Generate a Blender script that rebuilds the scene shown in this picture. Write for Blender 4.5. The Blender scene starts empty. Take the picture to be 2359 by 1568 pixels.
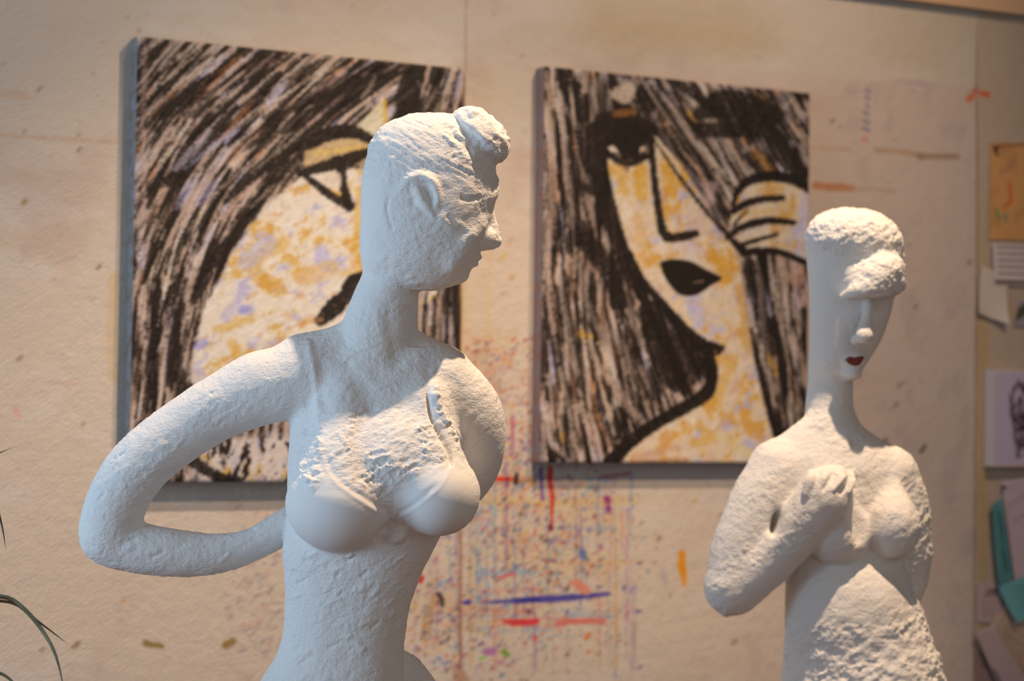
import bpy, math
import numpy as np
from mathutils import Vector, Matrix

# ------------------------------------------------------------------ camera, light, exposure
SC = bpy.context.scene
W, H, FPX = 2359.0, 1568.0, 5000.0
CX, CY = W/2, H/2
CAM_D = 3.68                                    # camera to back wall, metres
HEAD = math.radians(61.3)                       # heading, measured from the wall's own x axis
PITCH, ROLL = math.radians(1.9), math.radians(0.78)
CAM = np.array([0.0, -CAM_D, 1.5])
_f = np.array([math.cos(HEAD)*math.cos(PITCH), math.sin(HEAD)*math.cos(PITCH), math.sin(PITCH)])
_r0 = np.array([math.sin(HEAD), -math.cos(HEAD), 0.0])
_u0 = np.cross(_r0, _f)
# the camera is rolled a little to the left so uprights lean right in the frame
RT = _r0*math.cos(ROLL) + _u0*math.sin(ROLL)
UP = np.cross(RT, _f); FW = _f

cam_d = bpy.data.cameras.new('camera'); cam_o = bpy.data.objects.new('camera', cam_d)
SC.collection.objects.link(cam_o)
m = Matrix(((RT[0], UP[0], -FW[0], CAM[0]), (RT[1], UP[1], -FW[1], CAM[1]), (RT[2], UP[2], -FW[2], CAM[2]), (0, 0, 0, 1)))
cam_o.matrix_world = m
cam_d.sensor_fit = 'HORIZONTAL'; cam_d.sensor_width = 36; cam_d.lens = FPX/W*36
cam_d.clip_start = 0.05
cam_d.dof.use_dof = True; cam_d.dof.focus_distance = 2.82; cam_d.dof.aperture_fstop = 4.2
SC.camera = cam_o
SC.view_settings.view_transform = 'Standard'; SC.view_settings.look = 'None'
SC.view_settings.gamma = 1; SC.view_settings.exposure = 0.0

world = bpy.data.worlds.new('world'); SC.world = world; world.use_nodes = True
bg = world.node_tree.nodes['Background']
bg.inputs[0].default_value = (0.97, 0.93, 0.92, 1); bg.inputs[1].default_value = 0.48

LAMP = np.array([2.75, -2.35, 3.95]); AIM = np.array([2.02, 0.0, 1.9])      # washes the wall
LAMP2 = np.array([1.88, -1.54, 3.84]); AIM2 = np.array([1.70, -0.95, 1.40])    # picks out the two figures
WARM = (1.0, 0.70, 0.46)
def look(o, src, dst):
    d = Vector(dst - src); o.rotation_euler = d.to_track_quat('-Z', 'Y').to_euler(); o.location = src
def spot(src, dst, power, deg, blend, rad):
    ld = bpy.data.lights.new('spot_lamp_light', 'SPOT'); ld.energy = power; ld.color = WARM
    ld.spot_size = math.radians(deg); ld.spot_blend = blend; ld.shadow_soft_size = rad
    lo = bpy.data.objects.new('spot_lamp_light', ld); SC.collection.objects.link(lo); look(lo, src, dst)
spot(LAMP, AIM, 315, 62, 1.0, 0.02)
spot(LAMP2, AIM2, 390, 64, 0.6, 0.022)
WIN_Y0, WIN_Y1, WIN_Z0, WIN_Z1 = -2.1, -0.3, 0.95, 2.6
ad = bpy.data.lights.new('window_daylight', 'AREA'); ad.shape = 'RECTANGLE'; ad.size = WIN_Y1-WIN_Y0-.1; ad.size_y = WIN_Z1-WIN_Z0-.1
ad.energy = 74; ad.color = (0.48, 0.73, 1.0)
ao = bpy.data.objects.new('window_daylight', ad); SC.collection.objects.link(ao)
look(ao, np.array([-1.97, (WIN_Y0+WIN_Y1)/2, (WIN_Z0+WIN_Z1)/2]), np.array([1.0, (WIN_Y0+WIN_Y1)/2, (WIN_Z0+WIN_Z1)/2]))

def ray(px, py):
    return FW + RT*((px-CX)/FPX) - UP*((py-CY)/FPX)
def on_wall(px, py, y=0.0):
    d = ray(px, py); t = (y-CAM[1])/d[1]; return CAM + d*t
def at_depth(px, py, z):
    return CAM + ray(px, py)*z
def project(P):
    q = P - CAM; z = q@FW
    return CX + FPX*(q@RT)/z, CY - FPX*(q@UP)/z

# ------------------------------------------------------------------ helpers
def tag(o, label=None, cat=None, group=None, kind=None):
    if label: o['label'] = label
    if cat: o['category'] = cat
    if group: o['group'] = group
    if kind: o['kind'] = kind
    return o
def empty(name, loc, label, cat, group=None):
    o = bpy.data.objects.new(name, None); SC.collection.objects.link(o); o.location = loc
    o.empty_display_size = 0.05
    return tag(o, label, cat, group)
def mesh_obj(name, V, F, mat, parent=None, smooth=True, cols=None):
    me = bpy.data.meshes.new(name)
    V = np.asarray(V, dtype=np.float64)
    loc = np.zeros(3)
    if parent is not None: V = V - np.array(parent.location)
    if isinstance(F, np.ndarray):
        n = len(F); k = F.shape[1]
        me.vertices.add(len(V)); me.vertices.foreach_set('co', V.astype(np.float32).ravel())
        me.loops.add(n*k); me.loops.foreach_set('vertex_index', F.astype(np.int32).ravel())
        me.polygons.add(n); me.polygons.foreach_set('loop_start', np.arange(0, n*k, k, dtype=np.int32))
        me.update(calc_edges=True)
    else:
        me.from_pydata([tuple(v) for v in V], [], F); me.update()
    if cols is not None:
        a = me.color_attributes.new('paint', 'FLOAT_COLOR', 'POINT')
        c = np.ones((len(V), 4), dtype=np.float32); c[:, :3] = cols
        a.data.foreach_set('color', c.ravel())
    me.polygons.foreach_set('use_smooth', np.full(len(me.polygons), smooth)); me.update()
    me.validate()
    o = bpy.data.objects.new(name, me); SC.collection.objects.link(o)
    if mat: me.materials.append(mat)
    if parent is not None: o.parent = parent
    return o
def box(x0, x1, y0, y1, z0, z1):
    V = [(x, y, z) for x in (x0, x1) for y in (y0, y1) for z in (z0, z1)]
    F = [(0, 1, 3, 2), (4, 6, 7, 5), (0, 4, 5, 1), (2, 3, 7, 6), (0, 2, 6, 4), (1, 5, 7, 3)]
    return V, F
def join(parts):
    V, F = [], []
    for v, f in parts:
        n = len(V); V += [tuple(p) for p in v]; F += [tuple(i+n for i in q) for q in f]
    return V, F
def cyl(p0, p1, r0, r1=None, n=16, caps=True):
    p0 = np.array(p0, float); p1 = np.array(p1, float); r1 = r0 if r1 is None else r1
    d = p1-p0; d /= np.linalg.norm(d); a = np.array([0, 0, 1.0]) if abs(d[2]) < .9 else np.array([1.0, 0, 0])
    u = np.cross(d, a); u /= np.linalg.norm(u); v = np.cross(d, u)
    V = []
    for p, r in ((p0, r0), (p1, r1)):
        for i in range(n):
            t = 2*math.pi*i/n; V.append(tuple(p+r*(u*math.cos(t)+v*math.sin(t))))
    F = [(i, (i+1) % n, n+(i+1) % n, n+i) for i in range(n)]
    if caps: F += [tuple(range(n-1, -1, -1)), tuple(range(n, 2*n))]
    return V, F
def lathe(c, prof, n=32):
    V, F = [], []
    for r, z in prof:
        for i in range(n):
            t = 2*math.pi*i/n; V.append((c[0]+r*math.cos(t), c[1]+r*math.sin(t), c[2]+z))
    for j in range(len(prof)-1):
        for i in range(n):
            F.append((j*n+i, j*n+(i+1) % n, (j+1)*n+(i+1) % n, (j+1)*n+i))
    F.append(tuple(range(n-1, -1, -1))); F.append(tuple(range((len(prof)-1)*n, len(prof)*n)))
    return V, F
def lin(c):
    c = np.asarray(c, dtype=np.float64)/255.0
    return np.where(c <= 0.04045, c/12.92, ((c+0.055)/1.055)**2.4)

def mat(name, col=(0.8, 0.8, 0.8), rough=0.7, spec=0.3, attr=False, mask=False, bump=None, noise=None, metal=0.0, vary=0.0, sss=0.0):
    """bump: (scale, distance, stretch) list of noise layers; noise: (scale, colour2, amount)"""
    mt = bpy.data.materials.new(name); mt.use_nodes = True
    nt = mt.node_tree; b = nt.nodes['Principled BSDF']
    b.inputs['Roughness'].default_value = rough; b.inputs['Specular IOR Level'].default_value = spec
    b.inputs['Metallic'].default_value = metal
    tc = nt.nodes.new('ShaderNodeTexCoord')
    if attr:
        s = nt.nodes.new('ShaderNodeAttribute'); s.attribute_name = 'paint'; src = s.outputs['Color']
    else:
        s = nt.nodes.new('ShaderNodeRGB'); s.outputs[0].default_value = (*col, 1); src = s.outputs[0]
    if noise:
        nz = nt.nodes.new('ShaderNodeTexNoise'); nz.inputs['Scale'].default_value = noise[0]; nz.inputs['Detail'].default_value = 5
        nt.links.new(tc.outputs['Object'], nz.inputs['Vector'])
        rp = nt.nodes.new('ShaderNodeMapRange'); rp.inputs[1].default_value = .4; rp.inputs[2].default_value = .65; rp.inputs[4].default_value = noise[2]
        nt.links.new(nz.outputs['Fac'], rp.inputs[0])
        mx = nt.nodes.new('ShaderNodeMix'); mx.data_type = 'RGBA'; mx.blend_type = 'MIX'
        nt.links.new(rp.outputs[0], mx.inputs[0]); nt.links.new(src, mx.inputs[6]); mx.inputs[7].default_value = (*noise[1], 1)
        src = mx.outputs[2]
    nt.links.new(src, b.inputs['Base Color'])
    prev = None
    for (sc, dist, st, rot) in (bump or []):
        mp = nt.nodes.new('ShaderNodeMapping'); mp.inputs['Scale'].default_value = st; mp.inputs['Rotation'].default_value = rot
        nt.links.new(tc.outputs['Object'], mp.inputs['Vector'])
        nz = nt.nodes.new('ShaderNodeTexNoise'); nz.inputs['Scale'].default_value = sc; nz.inputs['Detail'].default_value = 4
        nz.inputs['Roughness'].default_value = .6
        nt.links.new(mp.outputs[0], nz.inputs['Vector'])
        bp = nt.nodes.new('ShaderNodeBump'); bp.inputs['Distance'].default_value = dist; bp.inputs['Strength'].default_value = 1
        nt.links.new(nz.outputs['Fac'], bp.inputs['Height'])
        if mask:
            at = nt.nodes.new('ShaderNodeAttribute'); at.attribute_name = 'paint'; nt.links.new(at.outputs['Fac'], bp.inputs['Strength'])
        if prev: nt.links.new(prev, bp.inputs['Normal'])
        prev = bp.outputs[0]
    if prev: nt.links.new(prev, b.inputs['Normal'])
    return mt

# ------------------------------------------------------------------ numpy noise
_rs = np.random.RandomState(7)
_perm = _rs.permutation(256).astype(np.int32); _perm = np.concatenate([_perm, _perm, _perm])
_grad = _rs.normal(size=(256, 3)).astype(np.float32); _grad /= np.linalg.norm(_grad, axis=1)[:, None]
def perlin(P):
    P = np.asarray(P, dtype=np.float32); i = np.floor(P).astype(np.int32); f = P-i; i &= 255
    u = f*f*f*(f*(f*6-15)+10)
    out = 0
    for dx in (0, 1):
        wx = u[..., 0] if dx else 1-u[..., 0]
        for dy in (0, 1):
            wy = u[..., 1] if dy else 1-u[..., 1]
            for dz in (0, 1):
                wz = u[..., 2] if dz else 1-u[..., 2]
                h = _perm[_perm[_perm[i[..., 0]+dx]+i[..., 1]+dy]+i[..., 2]+dz]
                g = _grad[h]
                d = g[..., 0]*(f[..., 0]-dx)+g[..., 1]*(f[..., 1]-dy)+g[..., 2]*(f[..., 2]-dz)
                out = out + wx*wy*wz*d
    return out*1.6
def fbm(P, oct=4, gain=.5):
    a, s, o = 1.0, 0, 0
    for k in range(oct):
        o = o + a*perlin(P*(2.0**k)+k*17.3); s += a; a *= gain
    return o/s
def n2(X, Y, sx, sy=None, ang=0.0, seed=0.0, oct=3, gain=.5):
    sy = sy or sx; c, s = math.cos(math.radians(ang)), math.sin(math.radians(ang))
    u = X*c - Y*s; v = X*s + Y*c                    # ang is counter-clockwise as seen in the picture (y down)
    return fbm(np.stack([u/sx+seed*3.1, v/sy+seed*7.7, np.full_like(u, seed+.37)], -1), oct, gain)
def sstep(a, b, x):
    t = np.clip((x-a)/(b-a), 0, 1); return t*t*(3-2*t)
def catmull(P, n):
    P = np.asarray(P, float); k = len(P)
    if k == 2:
        t = np.linspace(0, 1, n)[:, None]; return P[0]*(1-t)+P[1]*t
    Q = np.vstack([2*P[0]-P[1], P, 2*P[-1]-P[-2]]); out = []
    for t in np.linspace(0, k-1-1e-9, n):
        i = int(t); u = t-i; a, b, c, d = Q[i:i+4]
        out.append(.5*((2*b)+(-a+c)*u+(2*a-5*b+4*c-d)*u*u+(-a+3*b-3*c+d)*u**3))
    return np.array(out)
# ------------------------------------------------------------------ sculpture modelling: smooth-blended solids -> one skin
class Solid:
    """Union of rounded solids in a frame whose unit is one photo pixel at the figure's distance
    (a real length: 0.58 mm or 0.70 mm), x right, y down, z towards the viewer."""
    def __init__(s): s.ops = []
    def at(s, x, y, z):                                   # keep the centre of a solid on its sight line
        k = 1-z/FPX; return np.array([(x-CX)*k, (y-CY)*k, z], float)
    def add(s, fn, lo, hi, k, sub=False): s.ops.append((fn, np.array(lo, float), np.array(hi, float), k, sub))
    def tube(s, nodes, k=18, q=1.0, n=None, sub=False):   # nodes: x, y, z, r ; q squashes the depth
        N = catmull(nodes, n or max(2, (len(nodes)-1)*5+1)) if len(nodes) > 1 else np.array(nodes, float)
        C = np.array([s.at(*p[:3]) for p in N]); R = np.maximum(N[:, 3], 1.0)
        if len(C) == 1: C = np.vstack([C, C+[0, .01, 0]]); R = np.r_[R, R]
        def fn(P):
            z0 = C[:, 2].mean(); Q = P.copy(); Q[:, 2] = (Q[:, 2]-z0)/q; best = np.full(len(P), 1e9, np.float32)
            D = C.copy(); D[:, 2] = (D[:, 2]-z0)/q
            for a, b, ra, rb in zip(D[:-1], D[1:], R[:-1], R[1:]):
                e = b-a; L = e@e+1e-9; t = np.clip(((Q-a)@e)/L, 0, 1)
                d = np.sqrt((((Q-a)-t[:, None]*e)**2).sum(1))-(ra+(rb-ra)*t)
                best = np.minimum(best, d)
            return best*min(1, q)
        rr = R.max()*max(1, q)
        s.add(fn, C.min(0)-rr, C.max(0)+rr, k, sub)
    def ell(s, c, r, rot=(0, 0, 0), k=14, sub=False):     # rot degrees: about z (in picture), about y, about x
        c = s.at(*c); r = np.array(r, float)
        M = (Matrix.Rotation(math.radians(rot[0]), 3, 'Z') @ Matrix.Rotation(math.radians(rot[1]), 3, 'Y') @ Matrix.Rotation(math.radians(rot[2]), 3, 'X'))
        M = np.array(M)
        def fn(P):
            q = (P-c)@M; k0 = np.sqrt(((q/r)**2).sum(1))+1e-6; k1 = np.sqrt(((q/(r*r))**2).sum(1))+1e-6
            return k0*(k0-1)/k1
        s.add(fn, c-r.max(), c+r.max(), k, sub)
    def loft(s, rows, k=14, e=2.2, zoff=0):               # rows: y, xl, xr, zc, zd
        rows = np.array(rows, float); Y = rows[:, 0]
        yy = np.linspace(Y[0], Y[-1], 160)
        T = []
        for j in range(1, 5):                             # monotone-ish cubic
            m = np.gradient(rows[:, j], Y); idx = np.clip(np.searchsorted(Y, yy, side='right')-1, 0, len(Y)-2)
            h = Y[idx+1]-Y[idx]; t = (yy-Y[idx])/h
            T.append((2*t**3-3*t**2+1)*rows[idx, j]+(t**3-2*t**2+t)*h*m[idx]+(-2*t**3+3*t**2)*rows[idx+1, j]+(t**3-t**2)*h*m[idx+1])
        yl = yy-CY; XL, XR, ZC, ZD = T; XL = XL-CX; XR = XR-CX; ZC = ZC+zoff
        def fn(P):
            y = P[:, 1]; l = np.interp(y, yl, XL); r = np.interp(y, yl, XR); zc = np.interp(y, yl, ZC); zd = np.interp(y, yl, ZD)
            a = (r-l)/2; cx = (l+r)/2; u = np.abs(P[:, 0]-cx)/a; v = np.abs(P[:, 2]-zc)/zd
            qn = (u**e+v**e)**(1/e)
            rad = np.sqrt(((P[:, 0]-cx)**2+(P[:, 2]-zc)**2))+1e-6
            d = rad*(1-1/np.maximum(qn, 1e-3)); d = np.where(qn < .3, -.7*np.minimum(a, zd)*1.0, d)
            d = d*.92
            over = np.maximum(yl[0]-y, y-yl[-1])
            return np.where(over > 0, np.sqrt(np.maximum(d, 0)**2+over**2), np.maximum(d, over))
        s.add(fn, [XL.min(), yl[0], (ZC-ZD).min()], [XR.max(), yl[-1], (ZC+ZD).max()], k)
    def eval(s, P):
        P = np.asarray(P, dtype=np.float32); D = np.full(len(P), 400.0, np.float32)
        for fn, lo, hi, k, sub in s.ops:
            pad = 30+k
            m = np.all((P > lo-pad) & (P < hi+pad), axis=1); ix = np.nonzero(m)[0]
            if len(ix) == 0: continue
            d = fn(P[ix].astype(np.float64)).astype(np.float32); o = D[ix]
            if sub:
                h = np.clip(.5-.5*(o+d)/k, 0, 1); D[ix] = o*(1-h)-d*h+k*h*(1-h)
            else:
                h = np.clip(.5+.5*(o-d)/k, 0, 1); D[ix] = o*(1-h)+d*h-k*h*(1-h)
            if not sub: # far points: distance bound
                pass
        return D

def surface_nets(s, lo, hi, h):
    lo = np.array(lo, float); n = (np.ceil((np.array(hi)-lo)/h/4).astype(int))*4+1
    nc = (n-1)//4+1
    g = np.stack(np.meshgrid(*[lo[i]+np.arange(nc[i])*h*4 for i in range(3)], indexing='ij'), -1)
    Dc = np.concatenate([s.eval(c) for c in np.array_split(g.reshape(-1, 3), 8)]).reshape(nc)
    near = np.abs(Dc) < h*4*2.2
    act = np.zeros(nc-1, bool)
    for dx in (0, 1):
        for dy in (0, 1):
            for dz in (0, 1):
                act |= near[dx:nc[0]-1+dx, dy:nc[1]-1+dy, dz:nc[2]-1+dz]
    F = np.repeat(np.repeat(np.repeat(Dc, 4, 0), 4, 1), 4, 2)[:n[0], :n[1], :n[2]].astype(np.float32)
    M = np.zeros(n, bool)
    A = np.repeat(np.repeat(np.repeat(act, 4, 0), 4, 1), 4, 2)
    for dx in (0, 1):
        for dy in (0, 1):
            for dz in (0, 1):
                M[dx:dx+A.shape[0], dy:dy+A.shape[1], dz:dz+A.shape[2]] |= A
    ix = np.argwhere(M)
    P = lo+ix*h
    F[M] = np.concatenate([s.eval(c) for c in np.array_split(P, 8)])
    S = F < 0
    c = n-1
    def C(B, dx, dy, dz): return B[dx:c[0]+dx, dy:c[1]+dy, dz:c[2]+dz]
    cnt = sum(C(S, a, b, d).astype(np.int8) for a in (0, 1) for b in (0, 1) for d in (0, 1))
    cell = (cnt > 0) & (cnt < 8)
    idx = np.full(c, -1, np.int32); ci = np.argwhere(cell); idx[cell] = np.arange(len(ci))
    acc = np.zeros((len(ci), 3)); num = np.zeros(len(ci))
    for ax in range(3):
        o1, o2 = [a for a in range(3) if a != ax]
        for i in (0, 1):
            for j in (0, 1):
                a = ci.copy(); a[:, o1] += i; a[:, o2] += j; b = a.copy(); b[:, ax] += 1
                fa = F[a[:, 0], a[:, 1], a[:, 2]]; fb = F[b[:, 0], b[:, 1], b[:, 2]]
                x = (fa < 0) != (fb < 0); t = np.where(x, fa/(fa-fb+1e-12), 0)
                p = a.astype(float); p[:, ax] += t; acc[x] += p[x]; num[x] += 1
    V = lo+acc/num[:, None]*h
    Q = []
    for ax in range(3):
        o1, o2 = (ax+1) % 3, (ax+2) % 3
        sl = [slice(None)]*3; sl[ax] = slice(0, -1); s2 = [slice(None)]*3; s2[ax] = slice(1, None)
        x = S[tuple(sl)] != S[tuple(s2)]
        e = np.argwhere(x); e = e[(e[:, o1] > 0) & (e[:, o2] > 0) & (e[:, o1] < c[o1]) & (e[:, o2] < c[o2])]
        def cid(i, j):
            a = e.copy(); a[:, o1] -= i; a[:, o2] -= j; return idx[a[:, 0], a[:, 1], a[:, 2]]
        q = np.stack([cid(1, 1), cid(0, 1), cid(0, 0), cid(1, 0)], 1)
        fl = S[e[:, 0], e[:, 1], e[:, 2]]
        q[~fl] = q[~fl][:, ::-1]
        q = q[(q >= 0).all(1)]; Q.append(q)
    return V, np.concatenate(Q)

def grad(s, V, h=2.0):
    out = np.zeros((len(V), 3))
    for e in np.array([[1, -1, -1], [-1, -1, 1], [-1, 1, -1], [1, 1, 1]], float):
        out += e*s.eval(V+e*h)[:, None]
    return out/(np.linalg.norm(out, axis=1)[:, None]+1e-9)
def relax(V, F, n=2):
    e = np.concatenate([F[:, [0, 1]], F[:, [1, 2]], F[:, [2, 3]], F[:, [3, 0]]])
    for _ in range(n):
        A = np.zeros_like(V); N = np.zeros(len(V))
        for i in range(3): A[:, i] = np.bincount(e[:, 0], V[e[:, 1], i], len(V))+np.bincount(e[:, 1], V[e[:, 0], i], len(V))
        N = np.bincount(e[:, 0], minlength=len(V))+np.bincount(e[:, 1], minlength=len(V))
        V = V*.4+.6*A/np.maximum(N, 1)[:, None]
    return V
def pline_d(V, pts):
    """distance in the picture plane from vertices to a polyline given in photo px, plus position along it"""
    x = V[:, 0]+CX; y = V[:, 1]+CY; best = np.full(len(V), 1e9); tt = np.zeros(len(V))
    pts = catmull(pts, (len(pts)-1)*5+1)
    for i in range(len(pts)-1):
        a, b = pts[i][:2], pts[i+1][:2]; e = b-a; t = np.clip(((x-a[0])*e[0]+(y-a[1])*e[1])/(e@e+1e-9), 0, 1)
        d = np.hypot(x-a[0]-t*e[0], y-a[1]-t*e[1]); m = d < best; best[m] = d[m]; tt[m] = (i+t[m])/(len(pts)-1)
    return best, tt
def to_world(V, dist):
    sc = dist/FPX
    return CAM+(V[:, :1]*RT-V[:, 1:2]*UP+(FPX-V[:, 2:3])*FW)*sc
def plaster(V, N, rough, calm, seed, chunk):
    """hand-laid plaster: soft lumps, trowel strokes running up to the right, crumbs"""
    o = fbm(V/95.0+seed, 3)*3.0*(rough*.5+.5)
    c, s_ = math.cos(math.radians(32)), math.sin(math.radians(32))
    U = np.stack([(V[:, 0]*c-V[:, 1]*s_)/44.0, (V[:, 0]*s_+V[:, 1]*c)/13.0, V[:, 2]/22.0], 1)
    a = fbm(U+seed*2, 4, .6)
    patch = sstep(-.15, .35, fbm(V/70.0+seed*5, 2))
    o += rough*(a*4.2*(.35+.65*patch))
    b = 1-np.abs(fbm(V/(26.0*chunk)+seed*3, 4, .55))*2.2
    o += rough*np.maximum(b-.55, 0)*5.0*chunk*patch
    return o*(1-.93*calm)
# ------------------------------------------------------------------ paint on flat surfaces, laid stroke by stroke
class Paint:
    """paint film laid over a surface; x,y are the surface's own drawing coordinates"""
    def __init__(s, x0, y0, x1, y1, res, base):
        s.x0, s.y0, s.res = x0, y0, res
        s.nx, s.ny = int((x1-x0)/res)+1, int((y1-y0)/res)+1
        s.X, s.Y = np.meshgrid(x0+np.arange(s.nx)*res, y0+np.arange(s.ny)*res, indexing='ij')
        s.X = s.X.astype(np.float32); s.Y = s.Y.astype(np.float32)
        s.C = np.tile(np.array(base, np.float32), (s.nx, s.ny, 1)); s.Hh = np.zeros((s.nx, s.ny), np.float32)
        s.fib = {}
    def fibre(s, ang, seed=0):                            # dry-brush grain along a direction, cached by angle
        a = int(round(ang/15.0))*15 % 180
        if (a, seed) not in s.fib:
            s.fib[(a, seed)] = n2(s.X, s.Y, 26, 4.0, a, seed+a*.13, 3, .7)
        return s.fib[(a, seed)]
    def lic(s, ang, sc, L, seed, thin=1.0):
        """grain smeared along a field of directions (degrees, counter-clockwise): brush hair"""
        r = np.random.RandomState(seed)
        k = max(1, int(round(sc/s.res))); g = r.normal(size=(s.nx//k+3, s.ny//k+3)).astype(np.float32)
        u = np.arange(s.nx)/k; v = np.arange(s.ny)/k; i = u.astype(int); j = v.astype(int); a = (u-i)[:, None]; b = (v-j)[None, :]
        N = g[i][:, j]*(1-a)*(1-b)+g[i+1][:, j]*a*(1-b)+g[i][:, j+1]*(1-a)*b+g[i+1][:, j+1]*a*b
        ca = np.cos(np.radians(ang)); sa = -np.sin(np.radians(ang)); I, J = np.meshgrid(np.arange(s.nx), np.arange(s.ny), indexing='ij')
        acc = N.copy(); n = int(L/s.res/2)
        for sg in (1, -1):
            px, py = I.astype(np.float32), J.astype(np.float32)
            for q in range(n):
                ii = np.clip(px, 0, s.nx-1).astype(int); jj = np.clip(py, 0, s.ny-1).astype(int)
                px = px+sg*ca[ii, jj]; py = py+sg*sa[ii, jj]
                acc += N[np.clip(px, 0, s.nx-1).astype(int), np.clip(py, 0, s.ny-1).astype(int)]
        return acc/acc.std()
    def stroke(s, pts, w, col, al=1.0, dry=0.0, soft=1.5, n=None, h=0.0, seed=0):
        pts = np.array(pts, float); w = np.broadcast_to(np.array(w, float), (len(pts),)) if np.ndim(w) == 0 or len(np.atleast_1d(w)) == 1 else np.array(w, float)
        N = catmull(np.column_stack([pts, w]), n or max(2, (len(pts)-1)*4+1)); P = N[:, :2]; R = np.maximum(N[:, 2]/2, .4); pad = R.max()+soft+2
        i0 = max(0, int((P[:, 0].min()-pad-s.x0)/s.res)); i1 = min(s.nx, int((P[:, 0].max()+pad-s.x0)/s.res)+2)
        j0 = max(0, int((P[:, 1].min()-pad-s.y0)/s.res)); j1 = min(s.ny, int((P[:, 1].max()+pad-s.y0)/s.res)+2)
        if i0 >= i1 or j0 >= j1: return
        x, y = s.X[i0:i1, j0:j1], s.Y[i0:i1, j0:j1]; d = np.full(x.shape, 1e9, np.float32)
        for a, b, ra, rb in zip(P[:-1], P[1:], R[:-1], R[1:]):
            e = b-a; t = np.clip(((x-a[0])*e[0]+(y-a[1])*e[1])/(e@e+1e-9), 0, 1)
            d = np.minimum(d, np.hypot(x-a[0]-t*e[0], y-a[1]-t*e[1])-(ra+(rb-ra)*t))
        g_ = getattr(s, 'gr', None)
        if g_ is not None: d = d+g_[i0:i1, j0:j1]*min(5.0, R.max()*.6)
        if dry > 0:
            ang = math.degrees(math.atan2(-(P[-1, 1]-P[0, 1]), P[-1, 0]-P[0, 0]))
            f = (s.lf if getattr(s, 'lf', None) is not None and seed != 3 else s.fibre(ang, seed))[i0:i1, j0:j1]
            d = d+dry*f*12*min(1.0, R.max()/4)
            m = sstep(soft, -soft, d)*al*(1-np.clip(dry*.8, 0, .9)*sstep(.0, .5, f))
        else: m = sstep(soft, -soft, d)*al
        if getattr(s, 'gr', None) is not None: m = m*(1-.55*sstep(.18, .42, s.gr[i0:i1, j0:j1])*(1 if R.max() > 3 else .3))
        c = s.C[i0:i1, j0:j1]; c += (np.array(col, np.float32)-c)*m[..., None]
        s.Hh[i0:i1, j0:j1] += h*m
    def poly(s, pts, col, al=1.0, soft=4, tex=None, close=True):
        pts = np.array(pts, float)
        if close: pts = catmull(np.vstack([pts, pts[:1]]), len(pts)*5)
        pad = soft+20
        i0 = max(0, int((pts[:, 0].min()-pad-s.x0)/s.res)); i1 = min(s.nx, int((pts[:, 0].max()+pad-s.x0)/s.res)+2)
        j0 = max(0, int((pts[:, 1].min()-pad-s.y0)/s.res)); j1 = min(s.ny, int((pts[:, 1].max()+pad-s.y0)/s.res)+2)
        x, y = s.X[i0:i1, j0:j1], s.Y[i0:i1, j0:j1]; d = np.full(x.shape, 1e9, np.float32); c = np.zeros(x.shape, bool)
        for (x1, y1), (x2, y2) in zip(pts, np.roll(pts, -1, 0)):
            e = np.array([x2-x1, y2-y1]); t = np.clip(((x-x1)*e[0]+(y-y1)*e[1])/(e@e+1e-9), 0, 1)
            d = np.minimum(d, np.hypot(x-x1-t*e[0], y-y1-t*e[1]))
            c ^= ((y1 > y) != (y2 > y)) & (x < (x2-x1)*(y-y1)/(y2-y1+1e-9)+x1)
        d = np.where(c, -d, d)
        if tex is not None: d = d+tex[i0:i1, j0:j1]
        m = sstep(soft, -soft, d)*al
        if col is None: M = np.zeros(s.X.shape, np.float32); M[i0:i1, j0:j1] = m; return M
        cc = s.C[i0:i1, j0:j1]; cc += (np.array(col, np.float32)-cc)*m[..., None]
    def mix(s, col, m): s.C += (np.array(col, np.float32)-s.C)*np.clip(m, 0, 1)[..., None]
    def sample(s, px, py, A=None):
        A = s.C if A is None else A
        u = np.clip((px-s.x0)/s.res, 0, s.nx-1.001); v = np.clip((py-s.y0)/s.res, 0, s.ny-1.001)
        i = u.astype(int); j = v.astype(int); a = (u-i); b = (v-j)
        if A.ndim == 3: a = a[..., None]; b = b[..., None]
        return A[i, j]*(1-a)*(1-b)+A[i+1, j]*a*(1-b)+A[i, j+1]*(1-a)*b+A[i+1, j+1]*a*b
def grid_surface(xs, zs, y, flip=False):
    X, Z = np.meshgrid(xs, zs, indexing='ij'); V = np.stack([X, np.full_like(X, y), Z], -1)
    nx, nz = X.shape; i = np.arange(nx*nz).reshape(nx, nz)
    F = np.stack([i[:-1, :-1], i[1:, :-1], i[1:, 1:], i[:-1, 1:]], -1).reshape(-1, 4)     # faces -y
    return V.reshape(-1, 3), F
LIGHTCOL = np.array([1.05, 0.88, 0.65])          # colours below were judged under the room's light; this takes its tint off
GAIN = 0.84
def albedo(c):                                    # drawing colours -> surface reflectance
    a = lin(c*1.0)/LIGHTCOL*GAIN
    return np.clip(a, .003, .86)

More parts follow.
